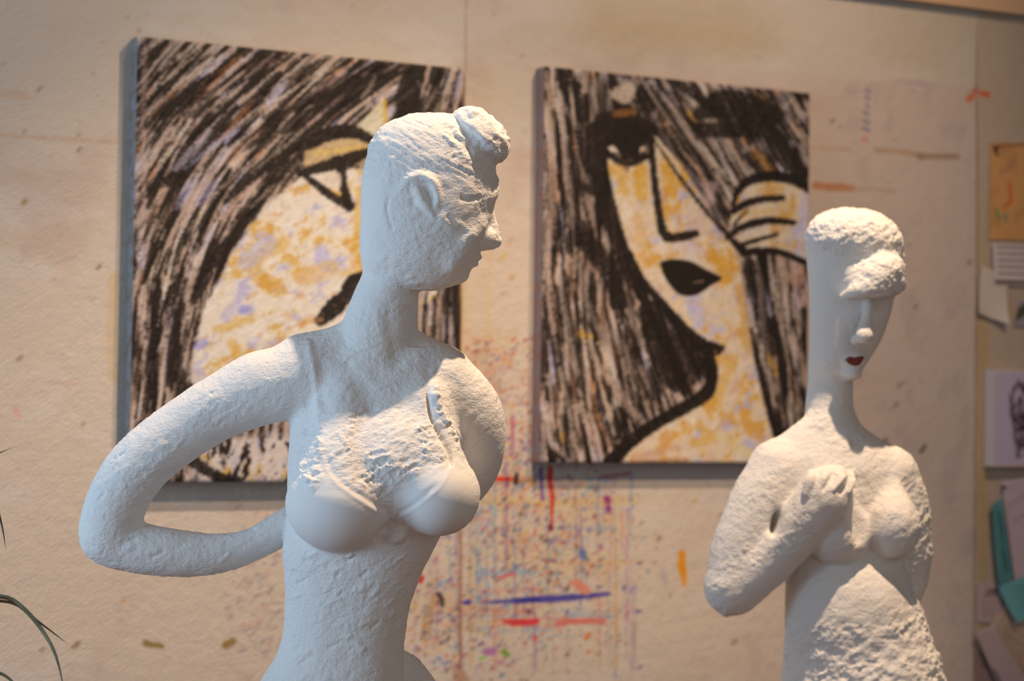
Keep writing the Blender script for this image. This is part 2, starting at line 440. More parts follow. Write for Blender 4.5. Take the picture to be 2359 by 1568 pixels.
DK, DK2, TAN, CRM = (20, 12, 8), (50, 35, 24), (178, 154, 128), (208, 190, 158)
LIL, OCH, ORG, BRN, PNK = (170, 162, 182), (196, 146, 52), (176, 102, 50), (112, 74, 48), (196, 158, 140)
def hair(p, rs, n, xr, yr, ang, keep, cols, wts, wr=(3, 10), lr=(30, 110), al=(.5, 1), dry=.6, curve=0.0):
    cols = np.array(cols, float)
    for _ in range(n):
        x, y = rs.uniform(*xr), rs.uniform(*yr)
        if not keep(x, y): continue
        L, w = rs.uniform(*lr), rs.uniform(*wr); c = cols[rs.choice(len(cols), p=wts)]+rs.uniform(-10, 10)
        pts = [(x, y)]; a = ang(x, y)+rs.uniform(-6, 6)
        for k in range(2):
            a2 = math.radians(ang(*pts[-1])+(a-ang(x, y))); pts.append((pts[-1][0]+L/2*math.cos(a2), pts[-1][1]-L/2*math.sin(a2)))
        if not keep(*pts[-1]): continue
        p.stroke(pts, [w*.6, w, w*.3], c, rs.uniform(*al), dry, 1.4, n=4, h=w*.08, seed=0)

def brushed(p, ang, m, r):
    """layers of dragged dry paint over the hair: dark over pale, flecks of other colours between"""
    L1 = p.lic(ang, 2, 40, r+1); L2 = p.lic(ang, 9, 130, r+2); L3 = p.lic(ang, 16, 150, r+3); L4 = p.lic(ang, 5, 90, r+4)
    gr = n2(p.X, p.Y, 7, 3.2, 28, r, 3, .7)
    p.mix((168, 142, 118), m)
    p.mix((190, 172, 160), m*sstep(.2, 1.2, L4+gr*2)*.7)
    p.mix(LIL, m*sstep(1.0, 1.9, L3)*.4); p.mix(ORG, m*sstep(1.0, 1.8, -L3+L4*.3)*.5)
    p.mix(DK2, m*sstep(-.6, .5, L2+L1*.35+gr*1.6)*.75)
    p.mix(DK, m*sstep(.0, .7, L2*.9+L4*.5+L1*.4+gr*2.2)*.95)
    p.mix((214, 192, 164), m*sstep(1.3, 2.1, L4-L2*.5+gr)*.7)
    p.lf = np.clip(L1*.16+gr*.9, -.6, .8); p.gr = n2(p.X, p.Y, 9, 3.4, 32, r+9, 3, .75)
# ---- left canvas: long arcs of hair, an eye, a big ochre cheek
A = Paint(270, 60, 1110, 1150, 2.0, CRM); rs = np.random.RandomState(3)
X, Y = A.X, A.Y
def flow(x, y):
    if x > 955: return 68+8*math.sin(y/90)
    t = min(1, max(0, (y-230)/520.0)); s_ = min(1, max(0, (x-330)/420.0))
    return 47+36*t-10*s_*(1-t)
cheek = [(438, 880), (448, 800), (470, 715), (500, 650), (528, 600), (560, 545), (600, 490), (650, 440), (700, 400), (740, 390), (850, 390), (1000, 400), (1000, 900), (760, 960), (560, 960)]
face = A.poly(cheek, None, 1, 7, n2(X, Y, 40, 9, 45, 2)*12)
brow = [(700, 345), (770, 318), (850, 322), (880, 350), (850, 372), (770, 385), (705, 390)]
nose = [(884, 226), (890, 320), (862, 318), (818, 300), (850, 262)]
def keepA(x, y):
    i, j = int((x-A.x0)/A.res), int((y-A.y0)/A.res)
    return 0 <= i < A.nx and 0 <= j < A.ny and face[i, j] < .35
A.mix((150, 126, 102), (1-face)*.9)
f1 = n2(X, Y, 120, 22, 45, 11, 4, .6)
A.mix(DK2, (1-face)*sstep(-.1, .25, f1)*.85); A.mix(PNK, (1-face)*sstep(.12, .4, n2(X, Y, 150, 26, 48, 13))*.6)
yy_ = np.clip((Y-230)/520.0, 0, 1); ss_ = np.clip((X-330)/420.0, 0, 1)
angA = np.where(X > 955, 68+8*np.sin(Y/90), 47+36*yy_-10*ss_*(1-yy_))+14*n2(X, Y, 170, 170, 0, 4, 2)
brushed(A, angA, 1-face, 5)
hair(A, rs, 300, (300, 1080), (80, 1120), flow, keepA, [DK, DK2, TAN, LIL, ORG, BRN, CRM], [.34, .16, .20, .07, .05, .10, .08], (4, 13), (40, 140), (.5, .95), .7)
hair(A, rs, 110, (300, 1080), (80, 1120), flow, keepA, [DK], [1.0], (8, 22), (60, 170), (.75, 1), .5)
hair(A, rs, 150, (300, 1080), (80, 1120), flow, keepA, [TAN, CRM, LIL, PNK], [.5, .2, .15, .15], (2, 5), (30, 110), (.5, .9), .6)
for (x, y, L, w, a) in [(430, 380, 120, 34, 45), (500, 300, 140, 26, 50), (700, 300, 150, 34, 42), (760, 240, 180, 44, 38), (860, 190, 160, 46, 38), (560, 520, 150, 34, 52), (470, 640, 120, 32, 66),
                        (350, 840, 150, 30, 88), (400, 800, 170, 30, 84), (360, 700, 120, 22, 84), (560, 420, 120, 24, 48), (640, 480, 90, 30, 48), (420, 900, 90, 26, 84), (500, 590, 90, 30, 58), (620, 370, 150, 26, 44),
                        (940, 230, 130, 60, 86), (925, 300, 120, 60, 88), (1000, 210, 90, 20, 70), (960, 160, 110, 34, 60), (590, 180, 80, 26, 50), (560, 110, 30, 22, 40)]:
    c, s_ = math.cos(math.radians(a))*L/2, math.sin(math.radians(a))*L/2
    A.stroke([(x-c, y+s_), (x, y), (x+c, y-s_)], [w*.5, w, w*.4], DK, .93, .7, 2, seed=1)
for (x, y, L, w, a, c_) in [(500, 330, 190, 12, 38, LIL), (445, 345, 120, 26, 48, (190, 176, 180)), (600, 250, 150, 8, 42, TAN), (640, 210, 70, 26, 50, (186, 178, 190)), (660, 330, 210, 7, 40, CRM), (700, 300, 180, 6, 42, TAN),
                            (740, 260, 130, 7, 40, PNK), (430, 440, 90, 22, 60, LIL), (480, 440, 80, 24, 52, (160, 152, 176)), (570, 380, 190, 9, 42, TAN), (470, 480, 130, 8, 55, CRM), (560, 450, 150, 9, 44, PNK), (620, 440, 110, 10, 40, TAN),
                            (330, 200, 240, 14, 88, (170, 140, 124)), (330, 420, 240, 12, 89, (184, 156, 140)), (322, 560, 70, 18, 86, (210, 190, 170)), (330, 980, 60, 20, 86, TAN), (350, 400, 50, 8, 60, ORG),
                            (850, 200, 60, 10, 60, TAN), (1030, 200, 110, 12, 66, CRM), (1055, 190, 90, 14, 74, LIL), (1015, 250, 90, 14, 70, TAN), (990, 230, 60, 8, 62, TAN), (910, 150, 60, 8, 35, TAN), (760, 190, 90, 9, 30, PNK), (540, 140, 90, 14, 45, BRN), (500, 180, 120, 10, 48, ORG), (600, 150, 80, 12, 40, PNK)]:
    q, s_ = math.cos(math.radians(a))*L/2, math.sin(math.radians(a))*L/2
    A.stroke([(x-q, y+s_), (x+3, y-2), (x+q, y-s_)], [w*.4, w*.9, w*.2], c_, .62, .95, 3, seed=2)
# flesh
fl_ = A.C.copy(); A.mix((212, 196, 168), face)
A.mix(OCH, face*sstep(.02, .30, (n2(X, Y, 60, 42, 30, 21, 4, .6)+.35*n2(X, Y, 16, 4, 30, 22, 3, .7)))*.85); A.mix(LIL, face*sstep(.08, .34, (n2(X, Y, 55, 40, 30, 31, 4, .6)+.35*n2(X, Y, 16, 4, 30, 32, 3, .7)))*.85)
A.mix((196, 140, 100), face*sstep(.16, .40, n2(X, Y, 30, 22, 30, 41, 4, .65))*.6); A.mix((220, 208, 186), face*sstep(.10, .35, n2(X, Y, 50, 14, 32, 51, 3))*.6)
for pts, c_, w in [([(650, 560), (600, 590), (585, 620), (610, 650)], OCH, 34), ([(660, 590), (680, 605)], OCH, 20), ([(615, 650), (640, 665)], (190, 130, 30), 40), ([(500, 760), (540, 745), (580, 735)], OCH, 20),
                   ([(535, 790), (545, 810)], OCH, 24), ([(560, 715), (575, 712)], (110, 110, 190), 20), ([(455, 795), (470, 790)], (120, 120, 196), 18), ([(740, 580), (750, 610)], (160, 158, 200), 34),
                   ([(620, 560), (570, 600)], LIL, 40), ([(545, 700), (520, 730)], LIL, 26), ([(830, 440), (826, 560), (820, 640)], OCH, 26), ([(700, 640), (760, 620)], (200, 156, 84), 40)]:
    A.stroke(pts if len(pts) > 1 else pts*2, w, c_, .6, .9, 6, seed=3)
A.poly(brow, (196, 164, 112), .9, 5); A.stroke([(730, 352), (790, 345), (840, 340)], 12, (206, 170, 90), .8, .6)
A.poly(nose, (204, 190, 150), .95, 3); A.stroke([(886, 232), (888, 318)], 8, (204, 160, 50), .9)
A.stroke([(652, 352), (700, 335), (760, 308), (815, 304), (868, 328)], [10, 26, 34, 30, 18], DK, .97, .35, 2)
A.stroke([(690, 400), (740, 385), (800, 368), (850, 350)], [14, 26, 30, 22], DK, .97, .3, 2)
A.stroke([(700, 402), (735, 430), (770, 455), (806, 474)], [10, 18, 20, 26], DK, .97, .25, 2)
A.stroke([(786, 385), (790, 425), (803, 470)], [24, 20, 22], DK, .97, .25, 2)
A.poly([(742, 402), (782, 398), (784, 432), (765, 425)], (206, 184, 156), .9, 3)
A.stroke([(850, 636), (812, 650), (797, 680), (770, 708), (738, 738)], [30, 34, 32, 42, 26], DK, .97, .2, 2)
A.stroke([(740, 735), (700, 745)], 12, (190, 140, 80), .6, .5)
# throat and blouse at the foot
low = sstep(985, 1020, Y)*sstep(430, 470, X)
A.mix((204, 186, 166), low*.95); A.mix(OCH, low*sstep(.12, .35, n2(X, Y, 40, 60, 0, 61))*.7); A.mix(LIL, low*sstep(.15, .4, n2(X, Y, 30, 40, 0, 71))*.6)
A.mix(DK, low*sstep(.02, .12, n2(X, Y, 22, 46, -20, 83, 4, .65))*.92)
A.stroke([(440, 1060), (480, 1085), (520, 1108)], 26, DK, .95, .5)
# strip right of the neck: upright strands
for k in range(34):
    x = rs.uniform(955, 1066); A.stroke([(x, 650+rs.uniform(0, 60)), (x+rs.uniform(-6, 6), 800), (x, 900+rs.uniform(0, 100))], rs.uniform(5, 15), [DK, DK, DK2, TAN][rs.randint(4)], .9, .6)
for k in range(12):
    x, y = rs.uniform(975, 1055), rs.uniform(670, 850); A.stroke([(x, y), (x+3, y+40), (x+1, y+70)], [3, 9, 3], (170, 150, 140), .8, .5)
A.stroke([(1068, 160), (1064, 600), (1060, 1100)], 4, (190, 150, 110), .8)
A.mix(DK, sstep(.25, .5, n2(X, Y, 14, 5, 30, 91))*.35*(1-face))

# ---- right canvas: woman behind strands of hair, long fingers at the temple
B = Paint(1215, 130, 1900, 1090, 2.0, CRM); rs = np.random.RandomState(9); XB, YB = B.X, B.Y
facep = [(1398, 366), (1410, 430), (1432, 510), (1450, 570), (1478, 632), (1502, 668), (1535, 708), (1575, 752), (1615, 790), (1650, 806), (1640, 850), (1640, 905), (1560, 955), (1490, 1000), (1425, 1062), (1430, 1090),
         (1800, 1090), (1782, 1010), (1758, 920), (1738, 830), (1724, 760), (1712, 680), (1702, 600), (1682, 550), (1650, 505), (1612, 450), (1572, 385), (1530, 335), (1503, 312), (1496, 366)]
handp = [(1686, 490), (1700, 450), (1740, 418), (1800, 415), (1868, 440), (1868, 605), (1800, 585), (1730, 575), (1690, 555), (1682, 520)]
mf = B.poly(facep, None, 1, 4, n2(XB, YB, 14, 6, 30, 2)*4); mh = B.poly(handp, None, 1, 4); mfh = np.maximum(mf, mh)
def keepB(x, y):
    i, j = int((x-B.x0)/B.res), int((y-B.y0)/B.res)
    return 0 <= i < B.nx and 0 <= j < B.ny and mfh[i, j] < .35
def flowB(x, y):
    if x > 1480 and y < 560 and y < 200+(x-1480)*1.9: return -58
    if x > 1690: return -80
    if y > 700: return -62-(1640-x)/400*24
    return -86 if x < 1420 else -66
B.mix((128, 108, 90), (1-mfh)*.95)
B.mix(DK2, (1-mfh)*sstep(-.12, .2, n2(XB, YB, 14, 90, 8, 11, 4, .6))*.9)
B.mix(DK, (1-mfh)*sstep(1320, 1420, XB)*sstep(1500, 1400, XB)*sstep(560, 400, YB)*.7)
angB = np.where((XB > 1480) & (YB < 560) & (YB < 200+(XB-1480)*1.9), -58.0, np.where(XB > 1690, -80.0, np.where(YB > 700, -62-(1640-XB)/400*24, np.where(XB < 1420, -86.0, -66.0))))+12*n2(XB, YB, 150, 150, 0, 6, 2)
brushed(B, angB, 1-mfh, 15)
B.mix(DK, (1-mfh)*sstep(1310, 1400, XB)*sstep(1520, 1420, XB)*sstep(600, 380, YB)*sstep(150, 230, YB)*.75*sstep(-.4, .3, n2(XB, YB, 20, 60, 5, 77)+.25))
hair(B, rs, 260, (1250, 1870), (150, 1075), flowB, keepB, [DK, DK2, TAN, LIL, BRN, CRM, ORG], [.40, .2, .16, .06, .10, .05, .03], (4, 12), (40, 150), (.5, .95), .7)
hair(B, rs, 90, (1250, 1870), (150, 1075), flowB, keepB, [DK], [1.0], (9, 20), (60, 170), (.7, 1), .5)
hair(B, rs, 130, (1250, 1870), (150, 1075), flowB, keepB, [TAN, CRM, (150, 130, 116), LIL], [.45, .15, .3, .1], (2, 5), (40, 120), (.45, .85), .6)
def St(pts, w, c, al=.95, dry=.35, soft=2, seed=1): B.stroke(pts, w, c, al, dry, soft, seed=seed)
# paler flecks and dark masses in the hair
for pts, w, c in [([(1262, 170), (1266, 230), (1256, 300)], 12, (196, 160, 124)), ([(1280, 200), (1300, 250)], 12, TAN), ([(1262, 330), (1272, 470), (1268, 560)], 16, (176, 146, 120)), ([(1300, 330), (1310, 420), (1318, 520)], 14, (120, 100, 86)),
                  ([(1300, 250), (1330, 290)], 10, (140, 116, 96)), ([(1262, 600), (1268, 700), (1275, 760)], 14, (190, 160, 134)), ([(1290, 640), (1310, 760), (1330, 860)], 12, (150, 130, 112)), ([(1330, 600), (1360, 720), (1400, 790)], 14, (130, 112, 96)),
                  ([(1350, 780), (1385, 850), (1420, 900), (1400, 960)], 14, TAN), ([(1380, 790), (1410, 860), (1425, 930)], 10, CRM), ([(1290, 850), (1310, 950), (1330, 1040)], 10, TAN), ([(1262, 930), (1270, 1010), (1300, 1060)], 18, (206, 180, 160)),
                  ([(1330, 930), (1360, 1000), (1390, 1050)], 10, PNK), ([(1420, 880), (1450, 940), (1480, 970)], 16, (180, 150, 128)), ([(1400, 760), (1440, 800), (1460, 860)], 14, (130, 108, 90)), ([(1340, 770), (1360, 775)], 14, OCH),
                  ([(1295, 1000), (1303, 1020)], 8, OCH), ([(1490, 240), (1530, 320), (1600, 420), (1660, 500)], 13, (96, 80, 72)), ([(1505, 215), (1560, 300), (1640, 420)], 10, (150, 128, 108)), ([(1540, 250), (1600, 340), (1650, 410), (1690, 440)], 8, TAN),
                  ([(1560, 190), (1590, 230)], 22, (170, 150, 128)), ([(1610, 330), (1660, 390), (1690, 420)], 8, CRM), ([(1628, 320), (1665, 370)], 8, (160, 140, 116)), ([(1585, 255), (1600, 280)], 10, OCH), ([(1750, 225), (1768, 250)], 20, (140, 106, 60)),
                  ([(1800, 220), (1815, 270)], 16, (120, 110, 110)), ([(1792, 320), (1806, 360), (1822, 330)], 20, (150, 138, 130)), ([(1740, 350), (1775, 390)], 20, (150, 102, 40)), ([(1715, 345), (1735, 340)], 12, TAN), ([(1770, 285), (1800, 255), (1830, 222)], 4, CRM),
                  ([(1620, 245), (1655, 238)], 8, CRM), ([(1850, 330), (1856, 380)], 14, (170, 150, 130)), ([(1750, 640), (1760, 760), (1775, 900)], 12, (130, 110, 96)), ([(1790, 620), (1800, 740), (1815, 880), (1820, 960)], 12, TAN), ([(1835, 600), (1845, 700)], 16, PNK),
                  ([(1820, 780), (1850, 830), (1855, 880)], 16, (190, 160, 130)), ([(1770, 820), (1790, 860)], 12, OCH)]:
    St(pts, w, c, .75, .9, 3, 2)
for pts, w in [([(1612, 262), (1660, 240), (1720, 250), (1785, 268)], [30, 66, 70, 40]), ([(1600, 290), (1640, 300), (1760, 300), (1800, 350), (1850, 400)], [20, 36, 40, 50, 30]), ([(1560, 190), (1600, 220), (1640, 250)], 20), ([(1500, 200), (1560, 290), (1620, 380), (1680, 500)], [8, 10, 12, 12]),
               ([(1475, 205), (1500, 250)], 20), ([(1840, 222), (1868, 226)], 16), ([(1395, 280), (1440, 285), (1495, 300)], [46, 62, 40]), ([(1400, 325), (1440, 330), (1470, 330)], [24, 44, 40]), ([(1420, 240), (1470, 260)], 16), ([(1370, 300), (1385, 420), (1400, 480), (1440, 600), (1480, 680)], [40, 46, 40, 34, 30]),
               ([(1340, 540), (1400, 620), (1430, 700)], [30, 46, 30]), ([(1390, 450), (1350, 430)], 20), ([(1725, 600), (1732, 640), (1740, 680)], [16, 20, 12]), ([(1730, 760), (1752, 860), (1772, 950), (1785, 1010)], [10, 16, 22, 24]), ([(1775, 740), (1795, 800), (1810, 900)], 16),
               ([(1850, 770), (1862, 840)], 12), ([(1850, 900), (1862, 940)], 14), ([(1500, 720), (1560, 780), (1590, 850), (1560, 880)], [60, 70, 60, 40]), ([(1500, 760), (1540, 860), (1580, 900)], [50, 50, 26]), ([(1270, 1040), (1300, 1060)], 10), ([(1300, 960), (1310, 1050)], 10)]:
    St(pts, w, DK, .93, .8, 4)
St([(1425, 215), (1440, 222), (1448, 205)], 34, (206, 180, 146), .9, .4, 4); St([(1420, 262), (1460, 258)], 16, (150, 96, 40), .8, .5, 3)
# flesh tones
B.mix((210, 184, 146), mfh)
B.mix((204, 146, 54), mfh*sstep(.02, .28, (n2(XB, YB, 46, 60, 10, 23, 4, .6)+.3*n2(XB, YB, 18, 5, 80, 24, 3, .7)))*.85); B.mix((176, 168, 186), mfh*sstep(.10, .34, (n2(XB, YB, 44, 50, 10, 37, 4, .6)+.3*n2(XB, YB, 18, 5, 80, 38, 3, .7)))*.8)
B.mix((196, 146, 116), mfh*sstep(.10, .38, n2(XB, YB, 40, 30, 40, 47, 4, .6))*.55); B.mix((222, 204, 176), mfh*sstep(.10, .35, n2(XB, YB, 30, 36, 10, 57, 4))*.6)
for pts, w, c in [([(1425, 400), (1440, 440)], 24, OCH), ([(1475, 390), (1478, 450)], 30, (206, 144, 30)), ([(1535, 380), (1548, 440)], 30, (208, 142, 34)), ([(1520, 345), (1525, 370)], 12, (214, 180, 130)), ([(1640, 590), (1680, 620), (1665, 650)], 26, (208, 144, 40)),
                  ([(1700, 660), (1715, 740), (1722, 800)], 18, (196, 140, 60)), ([(1600, 690), (1610, 740)], 34, (180, 170, 190)), ([(1560, 700), (1590, 760)], 20, (222, 190, 130)), ([(1690, 830), (1665, 880), (1650, 930)], 26, (206, 156, 66)), ([(1610, 980), (1640, 1010), (1600, 1020)], 20, (200, 146, 50)),
                  ([(1470, 1050), (1560, 1030)], 16, (186, 134, 96)), ([(1560, 560), (1600, 580)], 26, (210, 190, 180)), ([(1640, 430), (1610, 520)], 26, (200, 166, 150)), ([(1855, 450), (1848, 520), (1840, 590)], 18, (186, 176, 198)), ([(1750, 440), (1800, 436)], 14, (200, 150, 80)),
                  ([(1730, 490), (1800, 485)], 14, (206, 170, 110)), ([(1790, 560), (1830, 570)], 12, (200, 150, 90)), ([(1470, 500), (1480, 570)], 20, (206, 160, 90)), ([(1660, 1000), (1720, 1040)], 26, (210, 186, 130))]:
    St(pts, w, c, .65, .9, 5, 3)
# eye, nose, mouth, chin line, fingers
St([(1398, 352), (1430, 372), (1462, 374), (1500, 352)], [12, 16, 16, 12], DK); St([(1402, 316), (1450, 306), (1500, 322)], [18, 50, 20], DK, .97, .2)
St([(1404, 330), (1400, 350)], 10, DK); B.poly([(1399, 340), (1412, 334), (1420, 342), (1426, 352), (1408, 350)], (216, 190, 160), .95, 2, close=False); B.poly([(1472, 350), (1476, 338), (1488, 336), (1484, 348)], (214, 180, 140), .95, 2, close=False)
St([(1447, 345)]*2, 44, DK); St([(1440, 380), (1446, 392)], 10, (90, 60, 30), .6)
St([(1500, 318), (1504, 380), (1511, 440), (1520, 500), (1528, 535), (1548, 548), (1602, 538)], [14, 15, 16, 18, 22, 22, 18], DK, .98, .2)
B.poly([(1520, 604), (1548, 597), (1590, 602), (1625, 620), (1662, 640), (1640, 656), (1604, 679), (1568, 679), (1543, 656), (1528, 630)], DK, .98, 2.5); St([(1600, 651), (1620, 647)], 4, (170, 130, 100), .8)
St([(1452, 580), (1478, 640), (1520, 694), (1570, 752), (1612, 790), (1655, 800)], [8, 14, 20, 26, 30, 16], DK, .98, .2); St([(1655, 812), (1664, 800)], 12, DK)
St([(1628, 800), (1640, 850), (1630, 902), (1580, 936), (1510, 976), (1450, 1020), (1410, 1062)], [24, 26, 32, 30, 28, 30, 34], DK, .98, .2)
St([(1500, 312), (1560, 400), (1630, 490), (1680, 546)], [5, 8, 10, 12], DK, .9, .4)
St([(1688, 474), (1700, 440), (1727, 416), (1769, 406), (1812, 410), (1847, 423), (1868, 436)], [8, 16, 22, 25, 24, 24, 24], DK, .98, .15)
St([(1690, 486), (1720, 468), (1760, 458), (1802, 456)], [16, 18, 16, 14], DK, .98, .15); St([(1678, 546), (1701, 527), (1737, 514), (1779, 508), (1828, 512)], [14, 16, 18, 17, 14], DK, .98, .15)
St([(1690, 520), (1705, 500), (1725, 484)], [6, 6, 3], DK, .9); St([(1701, 567), (1733, 556), (1789, 540)], [10, 10, 8], DK, .95, .2); St([(1684, 552), (1700, 566), (1715, 580)], [12, 18, 20], DK, .95, .2)
St([(1714, 583), (1753, 577), (1802, 582), (1858, 606)], [18, 16, 16, 14], DK, .98, .15)
St([(1490, 1064), (1580, 1058)], 12, (176, 122, 78), .7, .6)

# bristle grain over everything dry
for p_, m_ in ((A, face), (B, mfh)):
    gr = n2(p_.X, p_.Y, 12, 3.5, 30, 66, 3, .75)
    lum = p_.C.mean(-1); p_.C *= (1+.16*gr*sstep(60, 140, lum))[..., None]; p_.mix((120, 100, 84), (1-m_)*sstep(.28, .5, gr)*sstep(90, 40, lum)*.55)
    p_.mix((150, 110, 70), m_*sstep(.3, .5, n2(p_.X, p_.Y, 9, 4, 30, 67, 3, .8))*.35*sstep(120, 160, lum))
# ------------------------------------------------------------------ the wall: painted boards, drips and spatter
WB = (200, 178, 148)
Wl = Paint(-120, -120, 2480, 1700, 3.0, WB); X, Y = Wl.X, Wl.Y
Wl.mix((186, 160, 122), sstep(.0, .4, n2(X, Y, 420, 150, -8, 5, 4))*.5*sstep(900, 200, Y)); Wl.mix((206, 190, 166), sstep(.05, .4, n2(X, Y, 300, 120, 0, 8, 4))*.5)
Wl.mix((180, 150, 128), sstep(.1, .45, n2(X, Y, 200, 260, 0, 15, 4))*.35)
Wl.mix((182, 152, 104), sstep(0, 50, Y+30)*sstep(150, 60, Y-.06*(X-1300))*sstep(1240, 1420, X)*sstep(1900, 1700, X)*.45)
rs = np.random.RandomState(21)
def S(pts, w, c, al=.9, dry=.4, soft=2, seed=0): Wl.stroke(pts, w, c, al, dry, soft, seed=seed)
# the pale sheet of primer on the right, wavy upper edge, cut at the board joint
edge = np.interp(X[:, 0], [1500, 1700, 1850, 1950, 2010, 2060, 2140, 2200, 2240], [150, 158, 166, 182, 190, 181, 189, 193, 203])+n2(X, Y, 30, 400, 0, 3)[:, 0]*4
pr = sstep(-4, 4, Y-edge[:, None])*sstep(2252, 2247, X)*sstep(1400, 2000, X)
Wl.mix((198, 168, 142), pr*.62); Wl.mix((176, 150, 148), pr*sstep(.05, .4, n2(X, Y, 160, 30, -6, 33))*sstep(330, 200, Y)*.5); Wl.mix((166, 142, 130), pr*sstep(.12, .4, n2(X, Y, 60, 120, 0, 36))*.25)
Wl.mix((182, 152, 118), sstep(2248, 2256, X)*.75); Wl.mix((186, 142, 80), sstep(2244, 2256, X)*sstep(2290, 2262, X)*sstep(300, 900, Y)*.5)
S([(2249, 34), (2251, 500), (2247, 1000), (2244, 1568), (2243, 1690)], 3.2, (110, 74, 44), .7, .3); S([(1073, -60), (1073, 160)], 3, (150, 120, 86), .7, .4)
for x, y, r, c in [(1910, 8, 8, (110, 86, 70)), (2232, 38, 10, (90, 64, 44)), (2244, 84, 10, (90, 64, 44)), (1918, 279, 8, (90, 74, 70)), (1935, 292, 4, (120, 100, 90)), (2233, 604, 7, (100, 80, 84)), (2109, 707, 7, (110, 86, 70)), (2095, 564, 5, (130, 100, 80)), (2127, 1033, 15, (66, 50, 46)), (2037, 1017, 12, (90, 74, 60)),
                   (2065, 932, 9, (120, 96, 80)), (2075, 885, 14, (140, 118, 106)), (320, 72, 7, (120, 94, 70)), (90, 205, 12, (150, 122, 100)), (182, 345, 8, (110, 84, 74)), (182, 311, 7, (120, 96, 80)), (56, 465, 10, (130, 100, 50)), (228, 615, 9, (110, 84, 66)), (45, 825, 12, (140, 112, 92)), (192, 977, 7, (120, 90, 70)),
                   (175, 1484, 14, (120, 86, 60)), (97, 1497, 9, (120, 100, 90)), (1457, 1358, 14, (130, 120, 150)), (1518, 1240, 9, (130, 90, 60)), (1691, 1480, 11, (140, 96, 66)), (1600, 1154, 10, (190, 140, 70)), (1478, 1204, 9, (160, 130, 110)), (1545, 1371, 8, (150, 120, 96)), (1660, 1186, 8, (150, 110, 80)),
                   (56, 302, 9, (150, 120, 100)), (215, 170, 5, (150, 120, 100)), (300, 300, 6, (150, 120, 100)), (1164, 780, 5, OCH), (1179, 1040-400, 9, (176, 124, 50)), (1158, 592, 14, (200, 156, 84)), (1176, 552, 6, (160, 124, 90)), (1172, 564, 7, (214, 130, 100))]:
    S([(x-r*.3, y+r*.3), (x+r*.3, y-r*.3)], r*.8, c, .6, .5, 3.5)
for pts, w, c, al in [([(-20, 218), (20, 215), (60, 222)], 20, (196, 156, 116), .5), ([(0, 312), (110, 318), (270, 328)], 10, (190, 152, 116), .5), ([(1880, 428), (1930, 431), (1962, 434)], 18, (182, 112, 66), .75), ([(1960, 434), (2060, 440)], 8, (180, 140, 100), .5), ([(1870, 340), (1960, 344)], 6, (180, 130, 90), .5),
                      ([(2020, 346), (2080, 350), (2120, 358)], 12, (170, 130, 86), .6), ([(2120, 360), (2180, 360), (2206, 360)], 14, (140, 104, 72), .6), ([(2240, 218), (2232, 230)], 12, (206, 84, 40), .8), ([(2262, 214), (2276, 218)], 12, (206, 80, 30), .85), ([(2245, 207), (2249, 210)], 9, (206, 84, 40), .8),
                      ([(1990, 320), (1996, 322)], 12, (206, 120, 100), .6), ([(1570, 1275), (1572, 1310), (1578, 1348)], [16, 18, 8], (214, 132, 20), .95), ([(35, 940), (42, 955)], 16, (214, 150, 130), .55), ([(262, 640), (258, 780), (262, 870)], 24, (196, 156, 92), .35), ([(110, 882), (180, 884)], 5, (190, 150, 130), .6),
                      ([(1526, 1316), (1534, 1345)], 10, (150, 140, 140), .5), ([(335, 1482), (372, 1488)], 14, (130, 100, 44), .85), ([(520, 1486), (536, 1478)], 18, (140, 106, 50), .85), ([(280, 1386), (284, 1384)], 10, (200, 146, 90), .6), ([(1130, 500), (1127, 700), (1126, 820)], 8, (206, 170, 110), .4)]:
    S(pts, w, c, al, .5, 3)
for k in range(6): S([(2000-k*2+rs.uniform(-3, 3), 205+k*18), (2001, 211+k*18)], 8, (110, 100, 120), .6, .4)
# yellow staining around and below the canvases
for k in range(60):
    x, y = rs.uniform(1060, 1180), rs.uniform(760, 860); S([(x, y), (x+rs.uniform(8, 22), y-rs.uniform(2, 8))], 4, (196, 150, 96), .4, .5)
S([(1066, 640), (1064, 820)], 14, (200, 160, 100), .5)
for x, y, r in [(1310, 1160, 50), (1330, 1300, 60), (1120, 1150, 60), (1010, 1390, 50), (1130, 1420, 70), (1200, 1260, 70), (1360, 1210, 60)]:
    S([(x-r, y), (x+r, y-6)], r, (204, 166, 110), .3, .8, 14)
S([(1100, 1158), (1180, 1152), (1340, 1158), (1470, 1150)], 18, (206, 170, 100), .5, .7); S([(1000, 1368), (985, 1430), (975, 1470)], [8, 26, 10], (170, 140, 92), .7, .3); S([(1062, 1568), (1050, 1530)], [40, 10], (170, 120, 86), .7, .3, 5)
# ruled drips (brushes wiped along a rule, up and across)
cols = [(110, 100, 150), (90, 130, 170), (150, 60, 110), (190, 70, 60), (206, 140, 60), (120, 90, 70), (70, 60, 110), (176, 150, 90), (80, 130, 150)]
for k in range(95):
    x = rs.uniform(950, 1465); y0 = rs.uniform(1000, 1420); L = rs.uniform(60, 330)
    S([(x, y0), (x+rs.uniform(-3, 3), y0+L/2), (x+rs.uniform(-3, 3), min(1540, y0+L))], rs.uniform(1.8, 4.5), cols[rs.randint(len(cols))], rs.uniform(.2, .5), .9, 2.4)
for k in range(34):
    x0 = rs.uniform(940, 1350); y = rs.uniform(1100, 1480); L = rs.uniform(40, 200)
    S([(x0, y), (x0+L, y+rs.uniform(-6, 6))], rs.uniform(3, 8), [(206, 90, 80), (206, 150, 90), (100, 140, 170), (190, 120, 100)][rs.randint(4)], rs.uniform(.2, .5), .8, 2)
